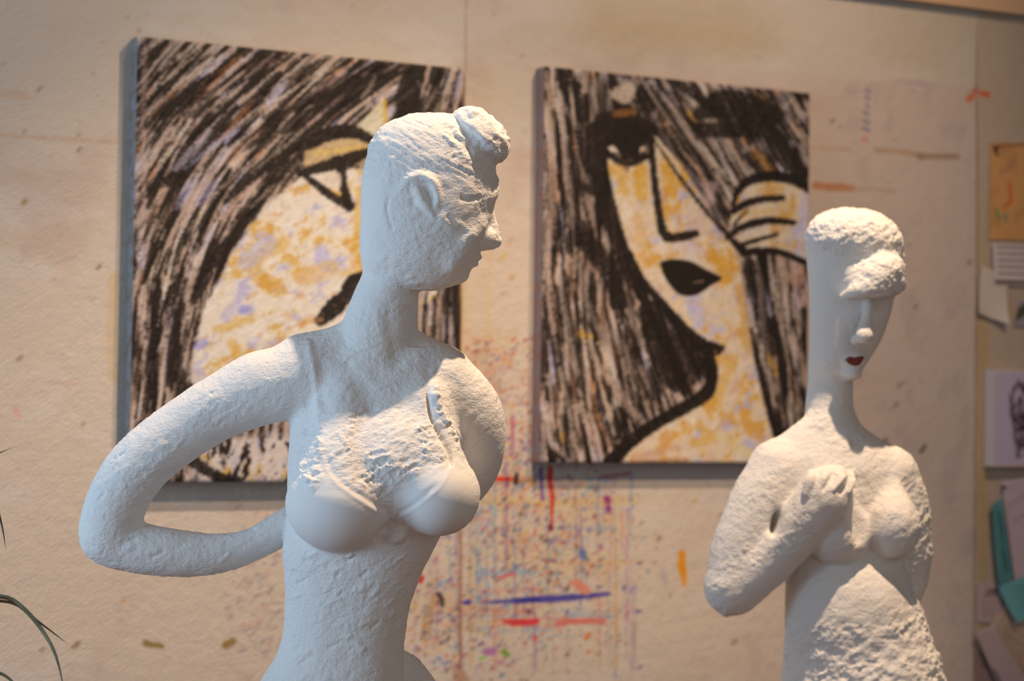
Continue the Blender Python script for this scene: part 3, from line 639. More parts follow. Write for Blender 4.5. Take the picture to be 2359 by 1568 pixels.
pal = [(170, 40, 40), (206, 110, 40), (70, 100, 150), (60, 60, 120), (120, 40, 90), (150, 50, 60), (50, 40, 40), (90, 140, 170), (206, 150, 60), (90, 60, 50), (150, 90, 130), (80, 120, 130)]
for k in range(2300):
    x, y = rs.normal(1215, 125), rs.normal(1250, 150)
    if rs.rand() < .28: x, y = rs.uniform(1070, 1235), rs.uniform(780, 1130)
    if rs.rand() < .12: x, y = rs.normal(1010, 60), rs.normal(1450, 70)
    if x < 880 or x > 1530 or y < 740 or y > 1600: continue
    c = np.array(pal[rs.randint(len(pal))], float)
    if y < 1000: c = np.array([(190, 100, 60), (206, 120, 60), (150, 60, 60), (90, 110, 150), (170, 110, 80)][rs.randint(5)], float)
    r = rs.choice([2, 3, 5, 7.5], p=[.42, .36, .17, .05]); c = c*.8+np.array(WB)*.2; S([(x, y), (x+rs.uniform(0, 8), y-rs.uniform(0, 6))], r, c, rs.uniform(.45, .9), .5, 2.0)
for k in range(170):
    x, y = rs.normal(590, 50), rs.normal(1390, 90)
    if x > 660: continue
    S([(x, y), (x+rs.uniform(4, 16), y-rs.uniform(2, 10))], rs.uniform(2, 6), [(150, 120, 110), (190, 120, 100), (110, 100, 110)][rs.randint(3)], rs.uniform(.2, .5), .5, 2)
for k in range(420):
    x, y = rs.uniform(-50, 2240), rs.uniform(-50, 1600); S([(x, y), (x+rs.uniform(3, 14), y-rs.uniform(0, 8))], rs.uniform(2, 4.5), (140, 116, 98), rs.uniform(.15, .45), .4, 2)
for pts, w, c in [([(1138, 1103), (1160, 1102), (1186, 1104)], 11, (206, 50, 24)), ([(1186, 1106), (1230, 1108)], 12, (170, 120, 80)), ([(1188, 1112), (1190, 1092)], 10, (60, 40, 26)), ([(1268, 1078), (1267, 1100), (1272, 1150), (1270, 1215)], [12, 14, 9, 5], (196, 50, 34)), ([(1268, 1212), (1269, 1218)], 11, (120, 40, 36)),
                  ([(1062, 1389), (1078, 1386), (1084, 1386)], [2, 12, 4], (50, 44, 140)), ([(1116, 1387), (1180, 1384), (1240, 1380), (1320, 1376), (1404, 1366)], [6, 10, 16, 15, 8], (74, 66, 132)), ([(1190, 1383), (1240, 1381)], 8, (50, 46, 120)), ([(1160, 1431), (1200, 1433), (1238, 1430)], [8, 16, 12], (206, 50, 56)),
                  ([(1284, 1434), (1340, 1430), (1390, 1430)], 14, (206, 110, 90)), ([(1330, 1344), (1350, 1360)], 22, (210, 130, 100)), ([(1398, 1148), (1400, 1154)], 15, (140, 50, 100)), ([(1402, 1168), (1403, 1176)], 12, (140, 50, 100)), ([(1060, 1200), (1061, 1300), (1060, 1420), (1062, 1540)], 6, (150, 100, 70)),
                  ([(1010, 1368), (1018, 1378), (1020, 1394)], 9, (50, 40, 36)), ([(968, 1338), (972, 1330)], 12, (186, 46, 40)), ([(1150, 1330), (1185, 1320)], 6, (206, 90, 90)), ([(1160, 1500), (1170, 1508)], 12, (110, 150, 50)), ([(1110, 1516), (1114, 1514)], 9, (140, 190, 60)), ([(1168, 1102), (1170, 1108)], 6, (100, 50, 40)),
                  ([(1120, 1500), (1136, 1500)], 18, (170, 110, 140)), ([(1340, 1270), (1345, 1282)], 14, (90, 110, 150)), ([(1245, 1080), (1250, 1150)], 8, (110, 70, 130)), ([(1180, 960), (1181, 1035)], 6, (180, 90, 110)), ([(1350, 1468), (1358, 1462)], 10, (214, 120, 60)), ([(1232, 1474), (1234, 1468)], 9, (220, 90, 80))]:
    S(pts, w, c, .95, .25, 2.5)
S([(1380, 1100), (1450, 1090)], 6, (150, 50, 60), .6, .5)
fx0, fx1 = on_wall(-60, 800)[0], on_wall(2430, 800)[0]; fz0, fz1 = on_wall(1180, 1660)[2]-.06, on_wall(0, -80)[2]+.02
X_L, X_R, Z_T = -1.9, 5.6, 2.405
xs = np.concatenate([np.linspace(X_L, fx0, 40)[:-1], np.linspace(fx0, fx1, 900), np.linspace(fx1, X_R, 30)[1:]])
z1 = min(fz1, Z_T-.002); zs = np.concatenate([np.linspace(0, fz0, 30)[:-1], np.linspace(fz0, z1, 520), [Z_T]])
Vw, Fw = grid_surface(xs, zs, 0.0); qx, qy = project(Vw); okp = (Vw[:, 0] > fx0-.05) & (Vw[:, 0] < fx1+.2)
cw = np.where(okp[:, None], Wl.sample(np.where(okp, qx, 0), np.where(okp, qy, 0)), np.where(Vw[:, :1] > 2, np.array([(182., 152., 118.)]), np.array([(200., 178., 148.)])))
mw = mat('painted_canvas_wall', rough=.9, spec=.1, attr=True, bump=[(260, .0010, (1, 1, 1.0), (0, .6, 0)), (30, .003, (1, 1, 1), (0, 0, 0))])
# twill of the canvas lining: fine diagonal rib
nt = mw.node_tree; tc = [n for n in nt.nodes if n.type == 'TEX_COORD'][0]
mp = nt.nodes.new('ShaderNodeMapping'); mp.inputs['Rotation'].default_value = (0, math.radians(35), 0); nt.links.new(tc.outputs['Object'], mp.inputs['Vector'])
wv = nt.nodes.new('ShaderNodeTexWave'); wv.bands_direction = 'Z'; wv.inputs['Scale'].default_value = 42; wv.inputs['Distortion'].default_value = 9.0; wv.inputs['Detail'].default_value = 2; wv.inputs['Detail Scale'].default_value = 2
nt.links.new(mp.outputs[0], wv.inputs['Vector']); bp = nt.nodes.new('ShaderNodeBump'); bp.inputs['Distance'].default_value = .00035; nt.links.new(wv.outputs['Fac'], bp.inputs['Height'])
pb = nt.nodes['Principled BSDF']; nt.links.new(pb.inputs['Normal'].links[0].from_socket, bp.inputs['Normal']); nt.links.new(bp.outputs[0], pb.inputs['Normal'])
tag(mesh_obj('wall_back', Vw, Fw, mw, cols=albedo(cw)), kind='structure')
v_, f_ = box(X_L, X_R, .002, .12, 0, Z_T+.4); tag(mesh_obj('trim_1', v_, f_, mat('stud_board', (.4, .3, .2), .8), smooth=False), kind='structure')

# ------------------------------------------------------------------ the two stretched canvases
mcv = mat('brushed_acrylic_paint', rough=.62, spec=.25, attr=True, bump=[(240, .0011, (1, 1, 1), (0, 0, 0)), (90, .0022, (1, 1, .35), (0, .7, 0))])
def canvas(name, label, P, tl, tr, bl, br, depth, edgecol, edgecol2):
    c = [on_wall(*q, y=-depth) for q in (tl, tr, bl, br)]
    x0, x1 = (c[0][0]+c[2][0])/2, (c[1][0]+c[3][0])/2; z1, z0 = (c[0][2]+c[1][2])/2, (c[2][2]+c[3][2])/2
    print('CANVAS', name, [np.round(q, 3).tolist() for q in c])
    e = empty('stretched_canvas_painting', ((x0+x1)/2, -.0015, z0), label, 'painting', None)
    nx, nz = int((x1-x0)/.0022), int((z1-z0)/.0022)
    V, F = grid_surface(np.linspace(x0, x1, nx), np.linspace(z0, z1, nz), -depth); a, b = project(V)
    h = P.sample(a, b, P.Hh); col = P.sample(a, b)
    inn = np.minimum(np.minimum(V[:, 0]-x0, x1-V[:, 0]), np.minimum(V[:, 2]-z0, z1-V[:, 2]))
    V[:, 1] -= np.clip(h, -.5, 2.5)*.0009*sstep(0, .006, inn)
    V[:, 1] += .002*sstep(.004, 0, inn)
    # the mesh's outer ring runs back to the wall, so the picture wraps the stretcher
    idx = np.arange(nx*nz).reshape(nx, nz); ring = np.concatenate([idx[:-1, 0], idx[-1, :-1], idx[:0:-1, -1], idx[0, :0:-1]])
    mesh_obj('painted_face', V, F, mcv, e, cols=albedo(col))
    R = V[ring]; m = len(R); rows = [R]; cc = [np.tile(np.array(edgecol, float), (m, 1))*.5+.5*col[ring]]
    for k, (d_, mixv) in enumerate([(.004, .2), (.012, 0), (.022, 0), (depth-.0005, 0)]):
        r = R.copy(); r[:, 1] = -depth+d_; rows.append(r)
        t = np.arange(m)/9.0; nz_ = fbm(np.stack([t, np.full(m, k*.8), np.zeros(m)], 1), 3)[:, None]
        cc.append(np.array(edgecol, float)+(np.array(edgecol2, float)-np.array(edgecol, float))*sstep(-.1, .35, nz_))
    Vs = np.concatenate(rows); i = np.arange(m); j = (i+1) % m; Fs = np.concatenate([np.stack([k*m+i, (k+1)*m+i, (k+1)*m+j, k*m+j], 1) for k in range(len(rows)-1)])
    mesh_obj('canvas_edge', Vs, Fs, mcv, e, cols=albedo(np.concatenate(cc)))
    bars = join([box(x0+.004, x0+.034, -depth+.004, -.002, z0+.004, z1-.004), box(x1-.034, x1-.004, -depth+.004, -.002, z0+.004, z1-.004), box(x0+.034, x1-.034, -depth+.004, -.002, z0+.004, z0+.034), box(x0+.034, x1-.034, -depth+.004, -.002, z1-.034, z1-.004)])
    mesh_obj('stretcher_frame', bars[0], bars[1], mat('pine_stretcher', (.5, .36, .2), .7), e, smooth=False)
    return x0, x1, z0, z1
CL = canvas('left', 'unframed canvas painting of an eye and ochre cheek under sweeping dark hair', A, (315, 88), (1072, 154), (301, 1108), (1061, 1109), .035, (150, 140, 128), (132, 112, 84))
CR = canvas('right', 'unframed canvas painting of a long dark-haired face with fingers at the temple', B, (1256, 151), (1868, 216), (1245, 1062), (1857, 1068), .035, (164, 116, 88), (150, 130, 120))
# ------------------------------------------------------------------ near figure, arm akimbo, head turned to the right
DL = 2.9
g = Solid()
TORSO = [(800, 700, 1030, -20, 70), (850, 672, 1052, -20, 100), (900, 665, 1062, -15, 115), (1000, 666, 1066, -10, 125), (1100, 662, 1060, -5, 130),
         (1200, 660, 1030, -5, 128), (1268, 651, 998, -8, 122), (1330, 655, 968, -10, 116), (1400, 656, 943, -12, 112), (1470, 648, 931, -14, 114),
         (1520, 630, 928, -16, 124), (1568, 600, 932, -18, 138), (1640, 565, 950, -20, 155), (1720, 548, 975, -22, 165), (1800, 545, 985, -22, 165)]
g.loft(TORSO, k=20)
# hip swelling behind the waist, right
g.tube([(918, 1520, -50, 26), (934, 1570, -58, 58), (930, 1680, -66, 112), (915, 1800, -60, 115)], k=8)
# shoulders and neck
g.tube([(700, 856, 5, 82), (860, 880, -10, 86), (1000, 886, -30, 84)], k=22)
g.tube([(845, 770, -15, 48), (775, 800, -5, 50), (705, 828, 0, 58)], k=22)
g.tube([(905, 790, -22, 52), (970, 830, -30, 58), (1020, 868, -34, 70)], k=12)
g.tube([(894, 570, -20, 60), (899, 640, -20, 65), (886, 700, -18, 76), (874, 760, -15, 86), (860, 830, -12, 92)], k=14)
# head
HEADROWS = [(262, 945, 1035, 0, 30), (276, 905, 1068, 0, 62), (295, 878, 1098, 0, 84), (325, 857, 1125, 0, 102), (363, 844, 1138, 0, 113), (411, 835, 1145, 0, 118),
            (463, 831, 1141, 0, 120), (505, 832, 1132, 0, 119), (540, 834, 1121, 0, 115), (575, 836, 1109, 0, 109), (600, 840, 1100, 0, 103),
            (622, 848, 1085, -2, 94), (642, 862, 1067, -4, 82), (656, 885, 1047, -6, 68), (667, 925, 1015, -8, 45)]
g.loft(HEADROWS, k=12, e=2.15)
g.ell((885, 560, -10), (52, 95, 88), k=16)
g.ell((1106, 312, 10), (80, 52, 80), rot=(42, 0, 0), k=13)
g.tube([(1128, 500, -4, 13), (1134, 532, -4, 15), (1140, 556, -4, 15.5)], k=10)
g.ell((1118, 550, 14), (22, 24, 20), rot=(20, 0, 0), k=12)
g.tube([(1116, 568, 12, 9), (1134, 567, 2, 8)], k=6)
g.tube([(1134, 420, -10, 12), (1130, 446, 22, 13), (1102, 452, 62, 9), (1070, 458, 86, 7)], k=16)
g.ell((1152, 486, 40), (16, 16, 40), k=14, sub=True)
g.ell((1098, 592, 0), (13, 8, 26), k=5); g.ell((1091, 608, 0), (12, 8, 22), k=5); g.ell((1056, 636, 0), (22, 16, 34), k=14)
g.tube([(1098, 520, 55, 16), (1070, 560, 70, 20), (1040, 600, 70, 22)], k=24)
# ear
g.tube([(922, 440, 106, 6), (944, 414, 114, 8), (976, 406, 118, 9), (1000, 424, 119, 9), (1008, 455, 116, 7), (1004, 480, 113, 5)], k=11)
g.ell((984, 445, 124), (15, 26, 12), rot=(-20, 0, 0), k=8, sub=True)
g.tube([(955, 426, 112, 8), (968, 452, 118, 9), (985, 480, 118, 9), (999, 502, 112, 7)], k=6)
g.ell((950, 468, 122), (9, 12, 7), rot=(-20, 0, 0), k=6, sub=True)
# bust
g.tube([(790, 930, 70, 50), (790, 1010, 88, 66), (785, 1080, 106, 86), (778, 1154, 118, 104)], k=34)
g.tube([(985, 930, 55, 46), (990, 1010, 72, 58), (1000, 1080, 90, 74), (1008, 1135, 98, 86)], k=34)
g.ell((778, 1160, 120), (118, 106, 104), k=10)
g.ell((1010, 1140, 98), (94, 92, 98), k=10)
g.ell((912, 1222, 112), (26, 26, 12), k=16)
# sunken breast bone between the cups
g.ell((900, 1070, 96), (130, 125, 82), rot=(0, 0, 10), k=30)
# arm akimbo
g.tube([(705, 872, 5, 84), (640, 885, 5, 86), (590, 898, 6, 84), (520, 930, 8, 76), (462, 962, 10, 72), (400, 1005, 12, 71), (348, 1046, 14, 71), (300, 1100, 14, 70),
        (268, 1160, 12, 70), (251, 1222, 8, 68), (262, 1244, 6, 62)], k=16)
g.tube([(255, 1232, 6, 64), (300, 1256, 4, 60), (360, 1268, 0, 57), (450, 1276, -12, 51), (530, 1270, -28, 43), (590, 1250, -46, 38), (640, 1222, -68, 40), (705, 1185, -100, 44),
        (760, 1165, -128, 46)], k=14)
# far arm going behind the back
g.tube([(1010, 880, -34, 84), (1062, 945, -50, 92), (1082, 1010, -70, 84), (1078, 1070, -95, 74), (1045, 1125, -125, 64), (980, 1190, -150, 50), (900, 1230, -160, 46)], k=14)

V, F = surface_nets(g, [170-CX, 240-CY, -230], [1190-CX, 1800-CY, 252], 3.4)
V = relax(V, F, 1)
for _ in range(2):
    d = g.eval(V); N = grad(g, V); V = V-np.clip(d, -3, 3)[:, None]*N*.8
x, y, z = V[:, 0]+CX, V[:, 1]+CY, V[:, 2]
def blob(cx, cy, rx, ry, x=x, y=y): return np.sqrt(((x-cx)/rx)**2+((y-cy)/ry)**2)
front = sstep(.05, .4, N[:, 2])
calm = np.maximum(sstep(1.04, .86, blob(778, 1175, 122, 100))*sstep(1060, 1110, y+.35*(x-778)*-1), sstep(1.04, .88, blob(1012, 1150, 96, 96))*sstep(1040, 1090, y-.5*(x-1010)*-1))
calm = calm*front
calm = np.maximum(calm, .55*sstep(900, 855, x)*sstep(380, 430, y)*sstep(760, 640, y))   # smooth nape
calm = np.maximum(calm, .45*sstep(1000, 1060, x)*sstep(960, 1010, y)*(z < 10))
rough = np.full(len(V), .62); rough[y < 660] = .60
rough += 1.3*sstep(1.1, .75, blob(905, 1050, 140, 140))*front
rough += .35*sstep(420, 340, y)
disp = plaster(V, N, rough, calm, 1.7, 1.0)
disp += 2.3*fbm(np.stack([(x*.8-y*.6)/16, (x*.6+y*.8)/9, z/14], 1)+3, 3, .6)*sstep(1.1, .7, blob(895, 1050, 150, 140))*front*(1-calm)
def ridge(pts, w, h, V=V):
    d, t = pline_d(V, pts); return h*np.exp(-(d/w)**2)*front*np.clip(np.minimum(t, 1-t)*8, 0, 1)
wob = fbm(V/14.0+4, 3); wob2 = fbm(np.stack([V[:, 0]/30, V[:, 1]/13, V[:, 2]/30], 1)+6, 3, .6)
# straps and edges of the bodice
disp += ridge([(712, 770), (730, 850), (744, 930), (752, 985)], 9, 4)
disp += ridge([(752, 985), (758, 1040), (784, 1092), (850, 1142), (912, 1184)], 4, 1.2)
disp -= ridge([(762, 1030), (792, 1084), (856, 1132), (912, 1172)], 6, 2.5)
disp += ridge([(912, 1186), (960, 1160), (1020, 1110), (1048, 1060)], 4, 1.2)
disp -= ridge([(920, 1172), (962, 1148), (1014, 1100)], 6, 2.5)
disp += ridge([(738, 905), (748, 950), (752, 1010), (742, 1060), (762, 1100)], 13, 5)*(1+wob2*1.6)
disp += ridge([(716, 960), (712, 1010), (704, 1050), (726, 1090), (752, 1112)], 15, 5)*(1+wob2*3.0)
disp += ridge([(1000, 870), (1012, 935), (1040, 985), (1066, 1030)], 9, 9)*(1+wob*1.5)
disp -= ridge([(984, 880), (996, 950), (1024, 1005), (1040, 1035), (1044, 1068)], 5.5, 12)
disp -= ridge([(818, 962), (850, 945), (880, 938)], 5, 3.5)
disp -= ridge([(905, 1196), (880, 1215), (868, 1234)], 6, 4); disp -= ridge([(930, 1192), (944, 1215), (950, 1240)], 6, 4)
# collar bones, throat cords
disp += ridge([(790, 800), (840, 850), (880, 900)], 14, 3); disp -= ridge([(900, 700), (905, 780), (925, 860)], 16, 3)
# hair: combed strands on the roll, finger strokes over the scalp, hairline
bun = sstep(1.25, .95, blob(1114, 309, 64, 60))
bx = (x-1114)*.707-(y-309)*-.707; by = -(x-1114)*.707+(y-309)*.707
disp += bun*(3.4*np.sin((by+fbm(V/40.0, 2)*26)/5.2)*(.5+.5*sstep(-.3, .3, fbm(V/30.0+9, 2))))
scalp = sstep(470, 380, y)*(1-bun)
disp += scalp*3.0*fbm(np.stack([(x*.86+y*.5)/60, (-x*.5+y*.86)/9, z/40], 1), 3)
disp -= ridge([(905, 455), (897, 480), (902, 510), (912, 540)], 4, 3)
disp -= ridge([(1060, 462), (1088, 466), (1112, 458)], 6, 5); disp += ridge([(1010, 500), (1060, 530), (1104, 548)], 12, 4); disp -= ridge([(1030, 500), (1050, 525), (1085, 545)], 7, 3)
# trowel scratches and a few cracks over the body
for i in range(60):
    r_ = np.random.RandomState(100+i); cx_, cy_ = r_.uniform(640, 960), r_.uniform(1260, 1600)
    if i > 34: cx_, cy_ = r_.uniform(220, 640), r_.uniform(820, 1300)
    L = r_.uniform(14, 40); a = math.radians(r_.uniform(22, 48))
    disp += ridge([(cx_, cy_), (cx_+L*.5*math.cos(a), cy_-L*.5*math.sin(a)+2), (cx_+L*math.cos(a), cy_-L*math.sin(a))], r_.uniform(2.5, 4.5), r_.choice([-3.0, 2.4, 2.0]))
V = V+N*disp[:, None]
# lower body down to the base plate (below the frame)
def lower(rows, z0, yjoin, n=72):
    LV, LF = [], []
    for r_ in rows:
        a = (r_[2]-r_[1])/2; cx_ = (r_[1]+r_[2])/2
        for i in range(n):
            t = 2*math.pi*i/n; c, s_ = math.cos(t), math.sin(t)
            LV.append((cx_-CX+a*np.sign(c)*abs(c)**(2/2.2), r_[0]-CY, r_[3]+r_[4]*np.sign(s_)*abs(s_)**(2/2.2)))
    for j in range(len(rows)-1):
        for i in range(n): LF.append((j*n+i, j*n+(i+1) % n, (j+1)*n+(i+1) % n, (j+1)*n+i))
    return np.array(LV), np.array(LF)
yf = CY+(CAM[2]-.03)/(DL/FPX)+170
LV, LF = lower([(1700, 545, 1000, -22, 160), (1790, 540, 1025, -24, 168), (1900, 545, 1025, -24, 165), (2100, 575, 1000, -22, 150), (2400, 625, 960, -20, 125), (2800, 650, 930, -16, 105),
                (3150, 660, 915, -10, 95), (yf, 620, 945, 0, 130)], 0, 1700)
WL = to_world(np.vstack([V, LV]), DL)
WL[:, 2] = np.maximum(WL[:, 2], .03)
FIG = mat('near_figure_plaster', (0.80, 0.79, 0.77), .78, .18, mask=True, bump=[(55, .0035, (1, 1, 1), (0, 0, 0)), (170, .0012, (1, 1, 2.2), (0, .6, 0)), (420, .0005, (1, 1, 1), (0, 0, 0))])
base_l = to_world(np.array([[790-CX, yf-CY, 0]]), DL)[0]; base_l[2] = 0
fl = empty('plaster_woman_sculpture', base_l, 'large white plaster sculpture of a woman with rolled-up hair and one arm akimbo, looking right', 'sculpture')
mesh_obj('figure', WL, np.vstack([F, LF+len(V)]), FIG, fl, cols=np.concatenate([1-.9*calm, np.ones(len(LV))])[:, None].repeat(3, 1))
v_, f_ = lathe(base_l, [(.0, .0), (.24, .0), (.24, .022), (.232, .03), (0.0, .03)], 48)
mesh_obj('base_plate', v_, f_, mat('base_plate_wood', (.16, .10, .06), .6, noise=(8, (.10, .06, .035), .8)), fl, smooth=False)
# ------------------------------------------------------------------ far figure, fist held to the chest, face tipped forward
DR = 3.5
g = Solid()
TR = [(985, 1850, 1985, -20, 52), (1020, 1800, 2030, -20, 72), (1060, 1772, 2062, -18, 88), (1120, 1768, 2080, -15, 96), (1200, 1795, 2090, -12, 98), (1290, 1812, 2085, -14, 96),
      (1344, 1813, 2098, -13, 112), (1410, 1812, 2124, -12, 128), (1464, 1811, 2143, -11, 141), (1511, 1809, 2160, -10, 151), (1568, 1803, 2174, -8, 160), (1660, 1792, 2190, -6, 172), (1740, 1785, 2195, -6, 180)]
g.loft(TR, k=18)
g.tube([(1795, 1082, -5, 66), (1900, 1065, -14, 66), (2035, 1095, -22, 66)], k=20)
g.tube([(1895, 985, -12, 45), (1835, 1030, -8, 44), (1790, 1070, -5, 46)], k=16)
g.tube([(1940, 1000, -14, 40), (2000, 1050, -18, 46), (2050, 1085, -22, 56)], k=14)
g.tube([(1914, 850, -34, 50), (1912, 900, -36, 53), (1910, 945, -35, 56), (1915, 990, -30, 66), (1925, 1050, -20, 78)], k=12)
HR = [(484, 1920, 1985, 0, 34), (496, 1890, 2018, 0, 60), (516, 1871, 2048, 0, 80), (548, 1859, 2070, 0, 94), (580, 1859, 2078, 0, 99), (620, 1861, 2074, 0, 97), (660, 1864, 2064, -2, 88),
      (700, 1866, 2057, -8, 84), (740, 1867, 2047, -13, 80), (780, 1868, 2033, -19, 76), (815, 1868, 2014, -25, 71), (842, 1869, 1997, -29, 65), (862, 1872, 1982, -32, 57), (876, 1878, 1962, -34, 44)]
g.loft(HR, k=10, e=2.15)
# hair cap and fringe roll
g.ell((1968, 556, 26), (112, 76, 86), rot=(8, 0, 12), k=5)
g.ell((2012, 634, 70), (72, 48, 66), rot=(-22, 0, 0), k=14)
g.tube([(1942, 682, 92, 8), (1978, 668, 118, 18), (2024, 658, 104, 28), (2058, 652, 66, 27)], k=14)
# nose, mouth, chin, cheek ridge
g.tube([(2000, 696, 82, 8), (1997, 735, 88, 14), (1991, 771, 106, 20)], k=9)
g.tube([(1972, 782, 82, 12), (2002, 783, 80, 11)], k=12)
g.ell((1962, 858, 18), (24, 18, 30), k=16)
g.ell((1968, 832, 38), (26, 15, 12), k=12)
g.ell((1950, 722, 98), (30, 14, 14), k=14, sub=True); g.ell((2030, 722, 72), (20, 14, 18), k=12, sub=True)
# near arm: upper arm, forearm raised across the body, fist
g.tube([(1797, 1088, 0, 74), (1762, 1150, 8, 76), (1728, 1220, 18, 72), (1704, 1290, 22, 70), (1690, 1345, 28, 64)], k=14)
g.tube([(1686, 1355, 30, 62), (1722, 1330, 42, 60), (1775, 1290, 62, 55), (1825, 1238, 84, 56), (1866, 1188, 100, 60), (1900, 1145, 110, 64)], k=12)
g.ell((1906, 1128, 112), (62, 52, 46), rot=(-40, 0, 0), k=12)
for i, (a, b) in enumerate([((1872, 1086, 116), (1858, 1130, 154)), ((1903, 1079, 114), (1890, 1134, 162)), ((1933, 1078, 108), (1922, 1137, 160)), ((1955, 1088, 98), (1949, 1140, 148))]):
    m_ = ((a[0]+b[0])/2+3, (a[1]+b[1])/2-10, (a[2]+b[2])/2+14)
    g.tube([(a[0]-6, a[1]+24, a[2]-20, 14), (a[0], a[1]+8, a[2]-4, 14), (m_[0], m_[1]+6, m_[2]-3, 14), (b[0], b[1]+6, b[2]-4, 12)], k=5)
g.tube([(1862, 1160, 126, 16), (1886, 1134, 148, 15), (1908, 1122, 154, 13)], k=8)
g.ell((1786, 1204, 92), (9, 30, 60), rot=(12, 0, 0), k=14, sub=True)
# far arm behind the back
g.tube([(2050, 1095, -24, 64), (2068, 1165, -40, 70), (2074, 1240, -56, 70), (2070, 1310, -74, 70), (2050, 1380, -96, 60), (2000, 1440, -118, 50)], k=12)
# bust
g.ell((1928, 1225, 76), (78, 72, 64), k=9)
g.ell((2052, 1212, 58), (66, 76, 62), k=9)
g.tube([(1930, 1130, 50, 34), (1928, 1180, 66, 52)], k=14); g.tube([(2050, 1130, 34, 30), (2054, 1170, 48, 46)], k=14)
g.ell((1990, 1180, 128), (34, 80, 30), k=16, sub=True)
g.ell((1965, 1430, 66), (120, 130, 70), k=30)

V, F = surface_nets(g, [1610-CX, 462-CY, -200], [2225-CX, 1740-CY, 220], 3.2)
V = relax(V, F, 1)
for _ in range(2):
    d = g.eval(V); N = grad(g, V); V = V-np.clip(d, -3, 3)[:, None]*N*.8
x, y, z = V[:, 0]+CX, V[:, 1]+CY, V[:, 2]
front = sstep(.05, .4, N[:, 2])
def capline(x): return 572+.42*(x-1860)
hair = np.maximum(sstep(10, -10, y-capline(x)), np.maximum(0, 1-np.sqrt(((x-2020)/80)**2+((y-648)/50)**2))*2.5).clip(0, 1)
face = sstep(600, 640, y)*sstep(960, 900, y)*(1-hair)
rough = .75+.5*hair+.8*sstep(1370, 1440, y)+.9*sstep(2080, 2115, x)*sstep(1090, 1180, y)
disp = plaster(V, N, rough, face*.95, 5.3, .95)
disp += hair*(7.0*fbm(V/16.0+3, 4, .65)+3*np.maximum(0, fbm(V/7.0+3, 2)))
lump = fbm(np.stack([V[:, 0]/34, V[:, 1]/22, V[:, 2]/30], 1)+8, 3)
disp += 7*lump*sstep(1380, 1450, y)
disp += 5*np.maximum(0, fbm(V/9.0+2, 2))*sstep(2080, 2120, x)*sstep(1100, 1200, y)
V0 = V
def ridge(pts, w, h, V=V0):
    d, t = pline_d(V, pts); return h*np.exp(-(d/w)**2)*front*np.clip(np.minimum(t, 1-t)*8, 0, 1)
disp -= ridge([(1868, 1120), (1888, 1096), (1902, 1078)], 5, 6); disp += ridge([(1890, 1122), (1912, 1098), (1926, 1082)], 5, 6); disp += ridge([(1926, 1128), (1944, 1104), (1956, 1086)], 5, 5); disp -= ridge([(1908, 1128), (1928, 1102), (1941, 1084)], 5, 8); disp -= ridge([(1940, 1128), (1952, 1106), (1960, 1090)], 4, 6)
disp -= ridge([(1885, 655), (1930, 642), (1968, 624)], 3, 1.5)
V = V+N*disp[:, None]
yf = CY+(CAM[2]-.03)/(DR/FPX)+170
LV, LF = lower([(1660, 1796, 2186, -6, 164), (1730, 1789, 2194, -6, 177), (1850, 1785, 2196, -6, 178), (2050, 1800, 2180, -6, 160), (2300, 1830, 2150, -8, 108), (2600, 1845, 2125, -6, 96),
                (2850, 1850, 2115, -4, 92), (yf, 1825, 2140, 0, 112)], 0, 1660)
WR = to_world(np.vstack([V, LV]), DR); WR[:, 2] = np.maximum(WR[:, 2], .03)
FIG2 = mat('far_figure_plaster', (0.77, 0.755, 0.73), .85, .12, bump=[(60, .0035, (1, 1, 1), (0, 0, 0)), (190, .0015, (1, 1, 1.6), (0, .6, 0))])
base_r = to_world(np.array([[1985-CX, yf-CY, 0]]), DR)[0]; base_r[2] = 0
fr = empty('plaster_woman_sculpture', base_r, 'rough white plaster sculpture of a woman with red lips, fist raised to her chest', 'sculpture')
mesh_obj('figure', WR, np.vstack([F, LF+len(V)]), FIG2, fr)
v_, f_ = lathe(base_r, [(.0, .0), (.22, .0), (.22, .022), (.212, .03), (0.0, .03)], 48)
mesh_obj('base_plate', v_, f_, bpy.data.materials['base_plate_wood'], fr, smooth=False)
# painted lips: a thin skin lifted from the face where the mouth is
px_, py_ = x, y
lp = [(1946, 828), (1957, 820), (1968, 823), (1980, 820), (1991, 821), (1986, 834), (1978, 842), (1966, 843), (1956, 839)]
def inside(px, py, poly):
    c = np.zeros(len(px), bool); n = len(poly)
    for i in range(n):
        (x1, y1), (x2, y2) = poly[i], poly[(i+1) % n]
        m = ((y1 > py) != (y2 > py)) & (px < (x2-x1)*(py-y1)/(y2-y1+1e-9)+x1); c ^= m
    return c
LG = 60
gx, gy = np.meshgrid(np.linspace(1944, 1993, LG), np.linspace(817, 846, LG), indexing='ij')
ptsx, ptsy = gx.ravel(), gy.ravel()
zz = np.full(ptsx.shape, 140.0)
P = np.stack([(ptsx-CX), (ptsy-CY), zz], 1)
for _ in range(40):
    k_ = 1-P[:, 2]/FPX; P[:, 0] = (ptsx-CX)*k_; P[:, 1] = (ptsy-CY)*k_
    d = g.eval(P); P[:, 2] -= np.clip(d, -6, 6)*.8
m_ = inside(ptsx, ptsy, lp).reshape(LG, LG)
bulge = 1.6+1.8*np.exp(-((gy-827.5)/4.0)**2)+2.2*np.exp(-((gy-837)/4.5)**2)-.8*np.exp(-((gy-831.5)/1.3)**2)
P[:, 2] += bulge.ravel()
mv = np.full((LG, LG), -1); mv[m_] = np.arange(m_.sum()); qs = []
for i in range(LG-1):
    for j in range(LG-1):
        q = (mv[i, j], mv[i, j+1], mv[i+1, j+1], mv[i+1, j])
        if min(q) >= 0: qs.append(q)
top = P[m_.ravel()]; bot = top.copy(); bot[:, 2] -= 6
